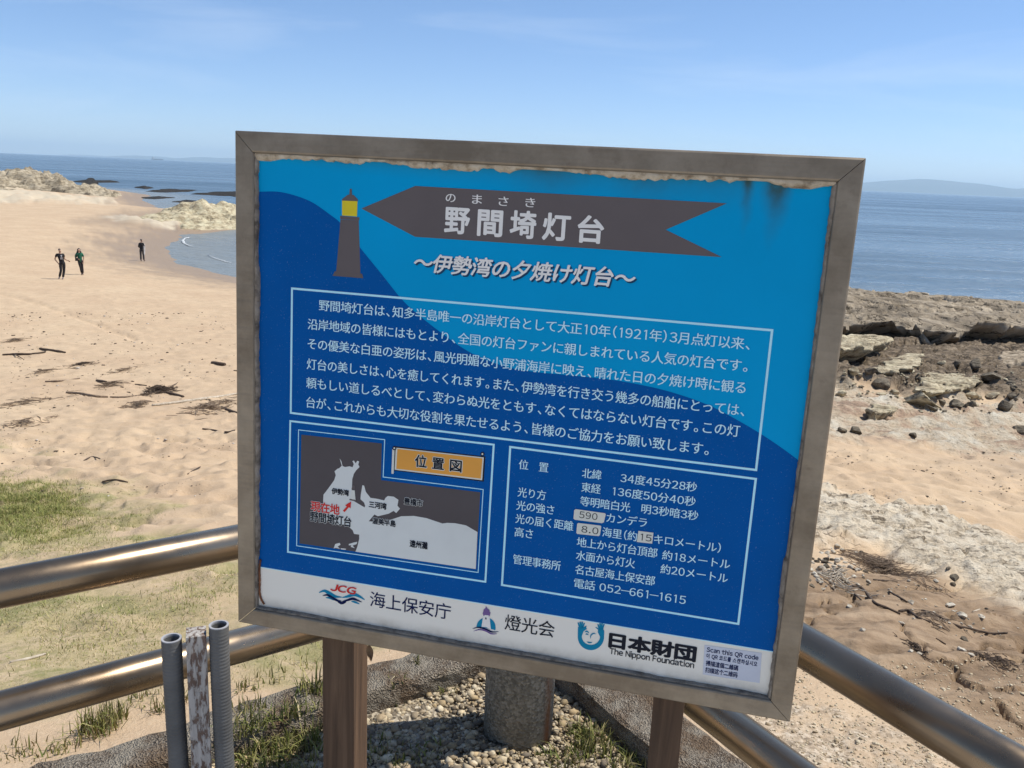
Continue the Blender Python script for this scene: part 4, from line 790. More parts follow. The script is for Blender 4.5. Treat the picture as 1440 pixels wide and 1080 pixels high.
# headland, ridge and reefs on the left
hd = lambda X, Y, sd: layered(1.0, 1.5, 0.10, 0.9, 0.3, 21)(X, Y, sd)
def head_h(X, Y, sd):
    px, py, _ = project(np.stack([X, Y, np.full_like(X, -5.0)], -1))
    prof = np.interp(px, [-300, -40, 5, 25, 55, 70, 77, 80, 92, 97, 110, 135, 160, 172, 178], [6.0, 6.0, 5.4, 6.6, 7.4, 6.6, 5.4, 7.8, 7.2, 4.4, 3.2, 3.2, 2.6, 1.6, 0.4])
    prof = prof*0.40
    hh = prof*(0.25+0.75*sstep(0, 12, sd))+0.55*fbm(X*0.22, Y*0.5, 23, 5, gain=0.6)+0.9*(0.4-np.abs(fbm(X*0.3, Y*0.4, 29, 4)))
    tl = 0.05*X+0.10*Y; q = (hh+tl)/0.75; st_ = 0.75*(np.floor(q)+sstep(0.6, 1.0, q-np.floor(q)))-tl; return np.maximum(0.2, 0.35*hh+0.65*st_+(0.3+0.22*prof)*(cells(X*0.22+.3*Y*.1, Y*0.16, 71)[0]*0.8+cells(X*0.55, Y*0.4, 72)[0]*0.4)-0.5*sstep(.12, 0, cells(X*0.22+.3*Y*.1, Y*0.16, 71)[1]))
outcrop('rock_headland', [(-260, 280), (-60, 276), (0, 270), (45, 268), (90, 272), (130, 276), (160, 278), (177, 277), (172, 273), (130, 266), (80, 260), (0, 256), (-260, 258)], head_h, 0.5, M_HEAD, 'craggy pale rock headland across the far end of the beach on the left', 'headland', edge=2.2, under=0.8)
def ridge_h(X, Y, sd):
    px, py, _ = project(np.stack([X, Y, np.full_like(X, -5.6)], -1))
    prof = np.interp(px, [150, 190, 215, 235, 255, 268, 285, 300, 330, 360, 420], [0.1, 0.3, 0.9, 1.6, 2.7, 2.4, 2.9, 2.5, 1.8, 1.3, 0.5])
    c_, s_ = math.cos(0.7), math.sin(0.7); u, w = X*c_+Y*s_, -X*s_+Y*c_
    prof = prof*0.46
    return np.maximum(0.08, prof*(0.2+0.8*sstep(0, 7, sd))+0.55*prof**0.5*fbm(u*0.18, w*0.75, 33, 5, gain=0.6)+0.4*prof**.5*(cells(u*0.22, w*0.55, 75)[0]+.4*cells(u*.6, w*1.3, 76)[0])-0.25*prof**.5*sstep(.12, 0, cells(u*0.22, w*0.55, 75)[1]))
outcrop('rock_ridge', [(175, 312), (215, 314), (255, 322), (300, 326), (345, 324), (440, 316), (440, 304), (345, 300), (290, 297), (250, 297), (215, 300), (185, 306)], ridge_h, 0.28, M_RIDGE, 'low yellowish rock ridge running out into the cove behind the beach', 'rock ridge', edge=1.3, under=0.4)
reefs = [((100, 256), (122, 253.5), (165, 255), (165, 256.5), (120, 257.5)), ((118, 259.5), (122, 254), (134, 256), (140, 259), (128, 260)), ((190, 264), (200, 262), (216, 264.5), (204, 266)), ((206, 269), (232, 266), (278, 267.5), (262, 270), (225, 271)), ((272, 273), (300, 270), (345, 271), (400, 273), (345, 277), (300, 275)), ((190, 278), (225, 276), (245, 278), (215, 280.5)), ((240, 284), (262, 281), (290, 283), (262, 286))]
rl = ['dark wet reef lying low in the water farthest out, off the headland', 'small dark upright reef rock just off the end of the headland', 'short dark reef rock in open water between the headland and the ridge', 'long thin dark reef strip in the water beyond the ridge', 'broad dark reef strip in the water against the left side of the sign', 'faint dark reef awash just behind the low pale shore', 'small dark reef awash between the pale shore and the ridge']
for q, P_ in enumerate(reefs):
    W = np.array([on_z(a, b, SEA)[:2] for a, b in P_]); ctr = W.mean(0); n = 40; sw = np.array([np.array([np.interp(t, range(len(W)+1), [*(w[d] for w in W), W[0][d]]) for d in (0, 1)]) for t in np.linspace(0, len(W), n, endpoint=False)])
    hgt = (0.45, 1.1, .4, .3, .45, .15, .15)[q]; rings = []; 
    for f, hz in ((1.05, -.5), (1.0, 0.06), (0.88, 0.55), (0.6, 0.9), (0.25, 1.0)):
        r_ = ctr+(sw-ctr)*f*(1+0.14*fbm(sw[:, 0]*0.7, sw[:, 1]*0.3, q, 3))[:, None]; zz = SEA+hz*hgt*(1+0.5*fbm(r_[:, 0]*0.35, r_[:, 1]*0.2, 9+q, 4)) if hz > 0 else np.full(n, SEA-.5); rings.append(np.concatenate([r_, zz[:, None]], 1))
    V = np.concatenate(rings+[np.array([[*ctr, SEA+hgt]])]); F = [(r*n+i, r*n+(i+1) % n, (r+1)*n+(i+1) % n, (r+1)*n+i) for r in range(4) for i in range(n)]+[(4*n+i, 4*n+(i+1) % n, 5*n) for i in range(n)]
    props(link('reef_rock', mesh_np('reef_rock', V, F), M_REEF), rl[q], 'reef', 'dark reefs in the water on the left')
# boulders
def boulder_mesh(seed, sub=3, flat_=0.7, cuts=9):
    bm = bmesh.new(); bmesh.ops.create_icosphere(bm, subdivisions=sub, radius=1); r = random.Random(seed)
    for _ in range(cuts):
        n = Vector((r.uniform(-1, 1), r.uniform(-1, 1), r.uniform(-.6, 1))).normalized(); d = r.uniform(0.45, 0.8)
        for v in bm.verts:
            e = v.co.dot(n)-d
            if e > 0: v.co -= n*e*0.92
    P = np.array([v.co[:] for v in bm.verts]); dn = 0.10*fbm(P[:, 0]*1.8+seed, P[:, 1]*1.8, P[:, 2]*1.8, 4)
    for v, d in zip(bm.verts, dn): v.co *= 1+d; v.co.z *= flat_
    me = bpy.data.meshes.new('boulder'); bm.to_mesh(me); bm.free(); return me
_BM = {}
def boulder(px, py, w, label, seed, flat_=0.7, mat=None, squash=1.0, group='boulders below the rock shelf', name='boulder', cat='boulder', sub=3):
    """px, py: foot centre in the photo, w: width in photo pixels"""
    key = (seed % 9, mat.name if mat else '', flat_, sub)
    if key not in _BM: m = boulder_mesh(seed % 9+40, sub, flat_); m.materials.append(mat or M_BOLD); _BM[key] = m
    p = att(px, py); r = w*px_size(p)/2; o = link(name, _BM[key], None); o.scale = (r, r*squash, r)
    o.location = (p[0], p[1]+r*0.35, float(ground_z(p[0], p[1]+r*0.35))+r*flat_*0.34); rr = random.Random(seed*13+int(px)); o.rotation_euler = (rr.uniform(-.25, .25), rr.uniform(-.25, .25), rr.uniform(0, 6.28)); return props(o, label, cat, group)
BIG = [(1199, 533, 17, 'pale angular boulder close to the sign frame among the rubble', 1, .8, M_SLAB), (1225, 534, 18, 'dark blocky boulder in the shadow left of the tilted slab', 2, .9, None), (1242, 548, 30, 'rounded grey-green boulder in front of the tilted yellowish slab', 3, .75, None), (1239, 555, 17, 'thin pale flat stone propped below the grey-green boulder', 4, .3, M_SLAB), (1259, 556, 15, 'small tan block right of the thin pale flat stone', 5, .8, M_SLAB),
       (1183, 558, 18, 'pale boulder half hidden by the sign frame at the edge of the sand', 6, .8, M_SLAB), (1291, 566, 17, 'grey wedge-shaped boulder below the front edge of the knobbly slab', 7, .7, None), (1347, 574, 28, 'mossy greenish block in front of the knobbly slab', 8, .6, None), (1367, 572, 14, 'dark small block with a pale top beside the mossy greenish block', 9, .8, None), (1367, 561, 22, 'pale grey boulder between the knobbly slab and the mossy block', 10, .5, M_SLAB),
       (1371, 521, 22, 'triangular dark boulder with a lit rim at the foot of the shelf', 11, .75, None), (1345, 516, 13, 'small grey upright boulder right under the shelf face', 12, .9, None), (1323, 514, 15, 'flat tan boulder beneath the shelf beside the tilted slab', 13, .5, M_SLAB), (1397, 536, 32, 'long grey boulder between the knobbly slab and the right-hand slab', 14, .45, None), (1423, 541, 16, 'leaning dark boulder at the far right above two others', 15, .6, None),
       (1424, 548, 17, 'low dark boulder under the leaning boulder at the far right', 16, .45, None), (1426, 558, 19, 'smooth rounded dark boulder at the far right edge', 17, .65, None), (1397, 560, 22, 'light flat boulder in the middle of the rubble right of the slabs', 18, .35, M_SLAB), (1416, 579, 22, 'dark cube-like boulder standing alone on the pale flat', 19, .95, None), (1311, 578, 26, 'long low dark boulder at the upper edge of the pale flat', 20, .4, None),
       (1326, 571, 13, 'small round grey boulder left of the mossy greenish block', 21, .8, None), (1186, 609, 15, 'dark brown stone, leftmost of the pair on the sand edge by the frame', 22, .8, None), (1206, 611, 21, 'dark brown stone right of its pair on the sand edge by the frame', 23, .6, None), (1284, 616, 12, 'single dark stone on the pinkish flat above the sand', 24, .8, None), (1437, 611, 24, 'dark boulder cut by the right edge above the sand strip', 25, .7, None)]
for px, py, w, lb, sd_, fl, mt in BIG: boulder(px, py, w, lb, sd_, fl, mt)
r_ = random.Random(5)
for q in range(190):
    px, py = r_.uniform(1185, 1440), r_.uniform(524, 582)
    if py < 500+0.05*(px-1180) or (px < 1290 and py > 560): continue
    boulder(px, py, r_.choice([r_.uniform(3, 6), r_.uniform(4, 11)]), 'small grey broken stone lying among the boulders below the shelf', 60+q, r_.choice([.45, .7, .85]), r_.choice([None, M_SLAB]), sub=2, group='boulders below the rock shelf small')
# ---- far shore, cargo ship
k = NT('far_hills'); P = k.pos(); M_HILL = k.set(k.ramp(k.noise(P, 0.0012, 6), (0.35, (0.022, 0.045, 0.045)), (0.65, (0.04, 0.065, 0.055))), 1.0)
def hills(prof, y, depth, label):
    """prof: photo pixels of the skyline"""
    top = [on_y(px, py, y) for px, py in prof]; n = 140; xs = np.linspace(top[0][0], top[-1][0], n); hz = np.interp(xs, [t[0] for t in top], [t[2] for t in top]); m = 14; V = []
    for i in range(m):
        f = i/(m-1)*2-1
        for x, z_ in zip(xs, hz):
            hh = (z_-SEA)*(1-f*f)**0.8; V.append((x, y+f*depth, SEA-2+hh*(1+0.10*float(vnoise(x/900, f*3)))+2))
    F = [(i*n+j, i*n+j+1, (i+1)*n+j+1, (i+1)*n+j) for i in range(m-1) for j in range(n-1)]
    props(link('far_hills', mesh_np('far_hills', np.array(V), F, True), M_HILL), kind='structure')
hills([(1060, 265), (1120, 262), (1180, 259), (1215, 261), (1235, 256), (1262, 253.8), (1295, 253), (1325, 255), (1360, 256.5), (1385, 261), (1410, 265), (1440, 266), (1480, 262), (1600, 268), (1700, 287)], 22000, 2600, '')
hills([(180, 222), (192, 220.6), (205, 219), (215, 219.6), (226, 222), (240, 223.6), (262, 225), (280, 222.5), (298, 220.8), (312, 222.4), (330, 222.6), (380, 224), (460, 228), (560, 240)], 26000, 2600, '')
hills([(104, 219), (118, 217.6), (130, 218.2), (142, 221)], 29000, 1500, '')
sp = on_y(221, 224, 12000); ship = empty('cargo_ship', (sp[0], sp[1], SEA), 'tiny dark cargo ship on the horizon above the cove', 'ship')
M_SHIP = plain('ship_paint', (0.05, 0.045, 0.045), 0.7, sc=0.05); M_SHIP2 = plain('ship_house', (0.35, 0.34, 0.32), 0.7, sc=0.05)
mb = MB(); Lh = 75
sec = [(-Lh, 10, 0), (-Lh*.9, 12, 0), (Lh*.7, 12, 0), (Lh*.92, 7, 0), (Lh*1.04, .6, 0)]
Vh = []
for x, w_, _ in sec: Vh += [(x, -w_*.8, -2), (x, w_*.8, -2), (x+(4 if x > Lh*.8 else 0), w_, 13+(4 if x > Lh*.85 else 0)), (x+(4 if x > Lh*.8 else 0), -w_, 13+(4 if x > Lh*.85 else 0))]
mb.add(Vh, [(i*4+q, i*4+(q+1) % 4, (i+1)*4+(q+1) % 4, (i+1)*4+q) for i in range(4) for q in range(4)]+[(3, 2, 1, 0), (16, 17, 18, 19)]); mb.build('hull', M_SHIP, ship)
mb = MB(); mb.box((-Lh*.85, -9, 13), (-Lh*.62, 9, 30)); mb.box((-Lh*.82, -11, 30.2), (-Lh*.68, 11, 35)); mb.box((-Lh*.8, -2, 35.2), (-Lh*.75, 2, 44)); mb.build('superstructure', M_SHIP2, ship)
for x in (-.3, .05, .4):
    mb = MB(); mb.tube([(x*Lh, 0, 13), (x*Lh, 0, 30)], 1.2, 8); mb.tube([(x*Lh, 0, 29), (x*Lh+16, 0, 22)], .8, 8); mb.build('deck_crane', M_SHIP, ship)
# ================================================================== people on the beach
def skin_mesh(name, V, E_, R, mat, parent=None, sub=1):
    me = bpy.data.meshes.new(name); me.from_pydata([tuple(v) for v in V], E_, []); o = bpy.data.objects.new(name, me); COL.objects.link(o)
    m = o.modifiers.new('s', 'SKIN'); m.use_smooth_shade = True
    me.skin_vertices[0].data[0].use_root = True
    for i, r in enumerate(R): me.skin_vertices[0].data[i].radius = r if hasattr(r, '__len__') else (r, r)
    o.modifiers.new('u', 'SUBSURF').levels = sub; o.modifiers['u'].render_levels = sub
    dg = bpy.context.evaluated_depsgraph_get(); dg.update(); nm = bpy.data.meshes.new_from_object(o.evaluated_get(dg)); bpy.data.objects.remove(o)
    nm.materials.clear(); return link(name, nm, mat, parent)
class Sk:
    def __init__(s): s.v = []; s.e = []; s.r = []
    def p(s, co, r, par=None):
        s.v.append(co); s.r.append(r)
        if par is not None: s.e.append((par, len(s.v)-1))
        return len(s.v)-1
    def chain(s, pts, par=None):
        for co, r in pts: par = s.p(co, r, par)
        return par
def lerp(a, b, t): return tuple(a[i]+(b[i]-a[i])*t for i in range(3))
M_SKIN = plain('skin', (0.42, 0.26, 0.18), 0.55, sc=20); M_HAIR = plain('black_hair', (0.014, 0.011, 0.010), 0.5, sc=60)
def cloth(name, col): return plain(name, col, 0.9, var=0.25, sc=9)
def person(px, py, hgt, J, label, hair, shirt, trousers, shoes, sleeve=0.55, long_sleeve=False, female=False, extra=None, yaw=0):
    """J: joints in metres for a 1.7 m figure; x to the right of the photo, y away, z up"""
    p = at(px, py); s = hgt/1.70; mat = Matrix.Translation((p[0], p[1], p[2])) @ Matrix.Rotation(yaw+math.atan2(-p[0], p[1]), 4, 'Z') @ Matrix.Scale(s, 4)
    root = empty('person', None, label, 'person', 'people walking on the beach', mat)
    k = Sk(); sw = 0.9 if female else 1.0
    pel = k.p(J['pelvis'], (.10, .075)); wai = k.p(lerp(J['pelvis'], J['neck'], .38), (.085*sw, .06), pel); che = k.p(lerp(J['pelvis'], J['neck'], .72), (.115*sw, .078), wai); nb = k.p(J['neck'], (.06, .055), che)
    hd0 = lerp(J['neck'], J['head'], .45); a = k.p(hd0, (.050, .052), nb); jw = k.p(lerp(J['neck'], J['head'], .68), (.062, .072), a); hc = k.p(J['head'], (.078, .094), jw); k.p(lerp(J['neck'], J['head'], 1.42), (.055, .066), hc)
    f = J['face']; k.p(tuple(J['head'][i]+f[i]*.105+(0, 0, -.02)[i] for i in range(3)), (.014, .014), hc)
    for sd in 'LR':
        sh, el, wr = J['sh'+sd], J['el'+sd], J['wr'+sd]
        x = k.chain([(sh, .055), (lerp(sh, el, .5), .045), (el, .037), (lerp(el, wr, .4), .036), (wr, .024)], che)
        d = np.array(wr)-np.array(el); d = d/np.linalg.norm(d); side = np.cross(d, (0, 1, 0.2)); side /= np.linalg.norm(side)+1e-9; pal = np.array(wr)+d*.05; pi_ = k.p(tuple(pal), (.034, .017), x)
        for q, ln in enumerate((.075, .085, .08, .06)):
            b0 = pal+side*(.027-.018*q)+d*.035; m1 = b0+d*ln*.5+np.array((0, -.004, 0)); k.chain([(tuple(b0), .009), (tuple(m1), .0085), (tuple(m1+d*ln*.42+np.array((0, -.014, -.004))), .007)], pi_)
        th = pal+side*.036-d*.02; k.chain([(tuple(th), .011), (tuple(th+side*.018+d*.035), .009)], pi_)
        hp, kn, an, to = J['hip'+sd], J['kn'+sd], J['an'+sd], J['to'+sd]
        k.chain([(hp, .085), (lerp(hp, kn, .45), .075), (kn, .052), (lerp(kn, an, .35), .053), (an, .036), (lerp(an, to, .6), .034), (to, .028)], pel)
    body = skin_mesh('body', k.v, k.e, k.r, M_SKIN, root)
    # clothing
    k = Sk(); hem = k.p(tuple(np.array(J['pelvis'])+(0, 0, -.14)), (.150, .118)); pel = k.p(tuple(np.array(J['pelvis'])+(0, 0, -.02)), (.148, .116), hem); wai = k.p(lerp(J['pelvis'], J['neck'], .38), (.140*sw, .112), pel); che = k.p(lerp(J['pelvis'], J['neck'], .72), (.162*sw, .118), wai); k.p(lerp(J['pelvis'], J['neck'], .93), (.082, .07), che)
    for sd in 'LR':
        sh, el, wr = J['sh'+sd], J['el'+sd], J['wr'+sd]; pts = [(sh, .072), (lerp(sh, el, sleeve), .064)]
        if long_sleeve: pts = [(sh, .072), (lerp(sh, el, .5), .062), (el, .056), (lerp(el, wr, .85), .044)]
        k.chain(pts, che)
    skin_mesh('shirt', k.v, k.e, k.r, shirt, root)
    k = Sk(); wst = k.p(tuple(np.array(J['pelvis'])+(0, 0, .10)), (.128, .10)); pel = k.p(tuple(np.array(J['pelvis'])+(0, 0, -.01)), (.138, .108), wst)
    for sd in 'LR':
        hp, kn, an = J['hip'+sd], J['kn'+sd], J['an'+sd]; k.chain([(hp, .098), (lerp(hp, kn, .5), .088), (kn, .072), (lerp(kn, an, .5), .072), (lerp(an, kn, .06), .066)], pel)
    skin_mesh('trousers', k.v, k.e, k.r, trousers, root)
    for sd in 'LR':
        an, to = J['an'+sd], J['to'+sd]; k = Sk(); k.chain([(tuple(np.array(an)+(0, 0, -.015)), .045), (lerp(an, to, .5), .046), (to, .038)]); skin_mesh('shoe', k.v, k.e, k.r, shoes, root)
    k = Sk(); h = np.array(J['head']); fa = np.array(J['face']); t0 = k.p(tuple(h+(0, 0, .13)-fa*.03), (.07, .08)); t0 = k.p(tuple(h+(0, 0, .05)-fa*.035), (.098, .104), t0)
    k.chain([(tuple(h-fa*.05), (.09, .085))], t0)
    if hair == 'long':
        for dx in (-.07, .07): k.chain([(tuple(h+(dx, 0, -.02)-fa*.02), .045), (tuple(h+(dx*1.5, 0, -.18)-fa*.03), .05), (tuple(h+(dx*2.0, 0, -.34)-fa*.0), .042), (tuple(h+(dx*2.1, 0, -.46)+fa*.01), .02)], t0)
        k.chain([(tuple(h-fa*.08+(0, 0, -.15)), .08), (tuple(h-fa*.10+(0, 0, -.35)), .07)], t0)
    else: k.chain([(tuple(h-fa*.06+(0, 0, -.06)), (.075, .06))], t0)
    skin_mesh('hair', k.v, k.e, k.r, M_HAIR, root)
    if extra: extra(root, J)
    return root
C_BLK = cloth('black_cloth', (0.012, 0.011, 0.013)); C_GRN = cloth('green_cloth', (0.012, 0.115, 0.062)); C_TRO = cloth('dark_trouser_cloth', (0.02, 0.018, 0.02)); C_GRY = cloth('grey_cloth', (0.055, 0.05, 0.05)); C_PALE = cloth('pale_cloth', (0.52, 0.49, 0.46)); C_SHOE = cloth('dark_shoe', (0.05, 0.045, 0.045)); C_SHOE2 = cloth('grey_shoe', (0.22, 0.21, 0.22)); C_PRINT = cloth('grey_print', (0.42, 0.42, 0.44))
J1 = dict(pelvis=(.07, 0, .93), neck=(.0, .02, 1.43), head=(0.0, 0, 1.60), face=(.35, -.93, 0), shL=(-.17, .02, 1.38), elL=(-.28, .07, 1.12), wrL=(-.13, -.02, .90), shR=(.17, .02, 1.38), elR=(.22, .03, 1.12), wrR=(.37, -.1, 1.05),
          hipL=(-.02, 0, .88), knL=(-.01, -.06, .50), anL=(-.12, .04, .09), toL=(-.17, -.10, .035), hipR=(.16, 0, .88), knR=(.14, -.02, .47), anR=(.06, -.02, .08), toR=(.05, -.19, .035))
def print_on(root, J):
    c = np.array(lerp(J['pelvis'], J['neck'], .62)); V = []; n = 7
    shape = [(-.05, .11), (.0, .13), (.05, .11), (.02, .05), (.055, -.01), (.075, -.12), (-.06, -.12), (-.05, -.02), (-.02, .04)]
    mb = MB(); pts = [(c[0]+.03+x, c[1]-.128-(.02 if abs(z_) < .1 else 0)+.3*abs(x), c[2]+z_) for x, z_ in shape]; mb.add(pts+[(a, b+.012, d) for a, b, d in pts], [tuple(range(9)), tuple(range(17, 8, -1))]); mb.build('shirt_print', C_PRINT, root)
person(87, 392.5, 1.72, J1, 'man in black T-shirt with a pale print and black trousers, one elbow out', 'short', C_BLK, C_TRO, C_SHOE2, extra=print_on)
J2 = dict(pelvis=(-.02, 0, .92), neck=(-.04, .01, 1.40), head=(-.05, 0, 1.57), face=(.05, -1, 0), shL=(-.19, .02, 1.35), elL=(-.29, .03, 1.10), wrL=(-.13, -.12, 1.02), shR=(.11, .02, 1.35), elR=(.20, .03, 1.11), wrR=(.16, -.04, .86),
          hipL=(-.09, 0, .87), knL=(-.02, -.05, .49), anL=(.03, .03, .09), toL=(.0, -.11, .035), hipR=(.06, 0, .87), knR=(.08, .0, .48), anR=(.09, -.02, .08), toR=(.09, -.18, .035))
w2 = person(114.5, 386.5, 1.62, J2, 'woman with long dark hair in a green top and dark trousers on the sand', 'long', C_GRN, C_TRO, C_SHOE, sleeve=.9, female=True)
bag = empty('shoulder_bag', None, 'black shoulder bag carried at the hip of the woman in green', 'bag', None, w2.matrix_world.copy())
mb = MB(); mb.box((-.30, -.19, .90), (-.12, -.07, 1.08)); mb.build('bag_body', C_BLK, bag, bevel=.02)
mb = MB(); mb.tube([(-.29, -.13, 1.06), (-.2, -.165, 1.2), (-.05, -.14, 1.34), (.07, -.05, 1.44), (.03, .09, 1.42), (-.1, .15, 1.25), (-.26, -.02, 1.08)], .012, 6); mb.build('strap', C_BLK, bag)
J3 = dict(pelvis=(0, 0, .92), neck=(-.01, .02, 1.42), head=(.03, 0, 1.58), face=(.75, .66, -.1), shL=(-.14, .05, 1.36), elL=(-.20, .12, 1.10), wrL=(-.10, .24, 1.02), shR=(.14, -.02, 1.36), elR=(.21, .05, 1.12), wrR=(.20, .20, 1.05),
          hipL=(-.08, 0, .87), knL=(-.08, .02, .48), anL=(-.09, -.01, .08), toL=(-.05, .13, .035), hipR=(.09, 0, .87), knR=(.11, -.02, .47), anR=(.13, -.02, .08), toR=(.20, .11, .035))
def jacket(root, J):
    k = Sk(); k.chain([((.16, .03, 1.36), .075), ((.18, .06, 1.12), (.085, .10)), ((.17, .05, .88), (.085, .11)), ((.16, .02, .62), (.07, .10)), ((.16, .0, .45), (.05, .08))]); skin_mesh('pale_jacket', k.v, k.e, k.r, C_PALE, root)
person(200, 367.5, 1.70, J3, 'person in black top with a pale garment down one side, alone near the cove', 'short', C_BLK, C_GRY, C_SHOE, long_sleeve=True, extra=jacket)
# ================================================================== driftwood, stones, grass, gravel
k = NT('driftwood_dark'); P = k.obj(); M_DW = k.set(k.ramp(k.noise(P, 30, 5), (0.35, (0.045, 0.03, 0.02)), (0.7, (0.13, 0.09, 0.06))), 0.95)
k = NT('driftwood_pale'); P = k.obj(); M_DP = k.set(k.ramp(k.noise(P, 20, 5), (0.35, (0.36, 0.30, 0.22)), (0.7, (0.62, 0.55, 0.44))), 0.9)
k = NT('driftwood_brown'); P = k.obj(); M_DB = k.set(k.ramp(k.noise(P, 30, 5), (0.35, (0.13, 0.09, 0.058)), (0.7, (0.31, 0.23, 0.155))), 0.95)
def stick(pts, w, mat, label, lift=0.0, cat='driftwood', name='driftwood_stick', group='driftwood and wrack on the beach', fork=None):
    """pts: photo pixels along the stick on the ground; w: thickness in photo pixels"""
    G3 = [att(*p) for p in pts]; s = px_size(G3[0]); r = w*s/2; c0 = np.array(G3[0]); mb = MB(); line = smooth_line([g+np.array([0, 0, r*.6+lift*i*s]) for i, g in enumerate(G3)], 5)
    n = len(line); mb.tube([np.array(p)-c0 for p in line], [r*(0.55+0.5*math.sin(math.pi*(0.15+0.8*i/n))+0.12*random.uniform(-1, 1)) for i in range(n)], 8)
    if fork:
        for f in fork: a, b = att(*f[0]), att(*f[1]); mb.tube([a-c0+[0, 0, r*.6], (a+b)/2-c0+[0, 0, r*1.1], b-c0+[0, 0, r*.5+f[2]*s]], [r*.6, r*.45, r*.2], 7)
    o = mb.build(name, mat, smooth=True); o.location = c0; return props(o, label, cat, group)
stick([(214, 571), (245, 568), (280, 563), (308, 559), (336, 555)], 4.2, M_DP, 'long bleached driftwood pole lying on the sand against the sign')
stick([(298, 511.5), (308, 513), (317, 514.5)], 5, M_DW, 'short dark log lying alone on the sand, left of the sign')
stick([(4, 500), (22, 499), (44, 499), (64, 496)], 3.2, M_DW, 'dark forked stick with a thick end at the left edge of the beach', fork=[((18, 499), (34, 507), 0), ((40, 499), (58, 500), 2)])
stick([(56, 492), (74, 494), (92, 497)], 3.6, M_DW, 'dark stick just above the forked stick at the left of the beach')
stick([(64, 538), (86, 537), (112, 533)], 2.6, M_DB, 'thin brown stick below the forked stick, between two wrack heaps')
stick([(94, 553), (114, 555), (132, 558), (152, 559)], 3.6, M_DB, 'brown driftwood branch half buried left of the black wrack heap')
stick([(155, 559), (178, 559), (204, 556)], 2.6, M_DB, 'thin brown branch running to the black wrack heap')
stick([(234, 553), (246, 556), (258, 559)], 3.6, M_DW, 'dark root poking out of the black wrack heap')
stick([(136, 536), (150, 541)], 3.2, M_DW, 'short dark stick sticking up from a small twig heap', lift=2.5)
stick([(190, 541), (206, 543)], 2.0, M_DW, 'thin dark twig above the black wrack heap')
stick([(118, 648), (131, 643), (147, 650)], 1.8, M_DW, 'bent dark twig on the rippled sand above the grass')
stick([(144, 680), (162, 677), (180, 680)], 2.2, M_DW, 'dark curved twig at the upper edge of the grass')
stick([(264, 668), (272, 662), (282, 658)], 1.8, M_DW, 'small slanting twig on the sand near the sign, above the upper rail')
stick([(312, 574), (322, 578), (336, 583)], 3.4, M_DW, 'dark branch in the brown wrack heap beside the sign')
stick([(285, 605), (300, 606), (318, 609), (330, 606)], 2.8, M_DW, 'curved dark branch below the brown wrack heap beside the sign')
stick([(14, 933), (38, 928), (64, 921)], 4.5, M_DP, 'pale broken stick on the grassy sand below the upper rail')
stick([(1196, 826), (1209, 828), (1220, 838), (1230, 849), (1248, 857), (1266, 864)], 3.6, M_DW, 'long wavy dark root lying on brown rock below the twig heap')
stick([(1264, 861), (1277, 861), (1291, 870), (1308, 878)], 3.8, M_DW, 'short dark root at the lower end of the long wavy root')
stick([(1296, 859), (1313, 864), (1328, 873), (1348, 882), (1362, 886), (1390, 894), (1416, 893)], 3.2, M_DW, 'long thin root curving down to the right past the white stones')
stick([(1192, 833), (1202, 840), (1211, 845)], 2.6, M_DW, 'short dark root just below the long wavy root')
stick([(1250, 834), (1266, 843), (1276, 849)], 3.0, M_DW, 'dark stick right of the twig heap above the long wavy root')
stick([(1228, 817), (1246, 818), (1262, 819)], 2.6, M_DW, 'straight dark stick across the foot of the twig heap')
stick([(1316, 898), (1330, 907)], 2.0, M_DW, 'thin twig on the brown rock below the long thin root')
stick([(1368, 861), (1378, 858)], 2.0, M_DP, 'small pale splinter right of the white stones')
def wrack(cx, cy, w, h, n, mat, label, lens=(0.08, 0.35), thick=0.006, seed=0, rise=0.05, name='wrack_heap', cat='wrack'):
    r = random.Random(seed); c0 = att(cx, cy); s = px_size(c0); mb = MB(); rx = w*s/2; ry = abs((att(cx, cy-h/2)-att(cx, cy+h/2))[1])/2
    for _ in range(n):
        a, q = r.uniform(0, 6.28), min(1.05, abs(r.gauss(0, .5)))*(0.75+0.4*math.sin(3*r.random())); x, y = c0[0]+rx*q*math.cos(a), c0[1]+ry*q*math.sin(a); L = r.uniform(*lens); t = r.gauss(0, .7)+(0 if r.random() < .6 else 1.5); z0 = r.uniform(0, rise)*max(0, 1-q)
        pts = []
        for f in (-.5, -.1, .2, .5):
            xx, yy = x+f*L*math.cos(t)+r.uniform(-.015, .015), y+f*L*math.sin(t)+r.uniform(-.015, .015); pts.append((xx-c0[0], yy-c0[1], float(ground_z(xx, yy))-c0[2]+thick*.6+z0+r.uniform(-.3, 1)*rise*.5*abs(f)))
        th = thick*r.uniform(.5, 1.2); mb.tube(pts, [th*.6, th, th*.9, th*.4], 5)
    o = mb.build(name, mat); o.location = c0; return props(o, label, cat, 'driftwood and wrack on the beach')
wrack(222, 551, 36, 13, 150, M_DW, 'black wrack heap on the sand above the long bleached pole', (.1, .5), .010, 1, .14)
wrack(297, 576, 66, 26, 150, M_DB, 'wide brown wrack heap beside the sign below the bleached pole', (.1, .5), .008, 2, .10)
wrack(37, 565, 70, 30, 130, M_DB, 'wide thin grey-brown wrack patch at the left edge of the beach', (.08, .35), .006, 3, .03)
wrack(62, 522, 36, 13, 60, M_DB, 'brown wrack patch right of the middle of the left beach edge, under the forked stick', (.1, .4), .007, 4, .05)
wrack(155, 543, 34, 12, 60, M_DB, 'small twig heap left of the black wrack heap', (.12, .45), .008, 5, .10)
wrack(32, 595, 70, 18, 80, M_DB, 'low brown wrack line at the left edge above the rippled sand', (.08, .3), .006, 6, .03)
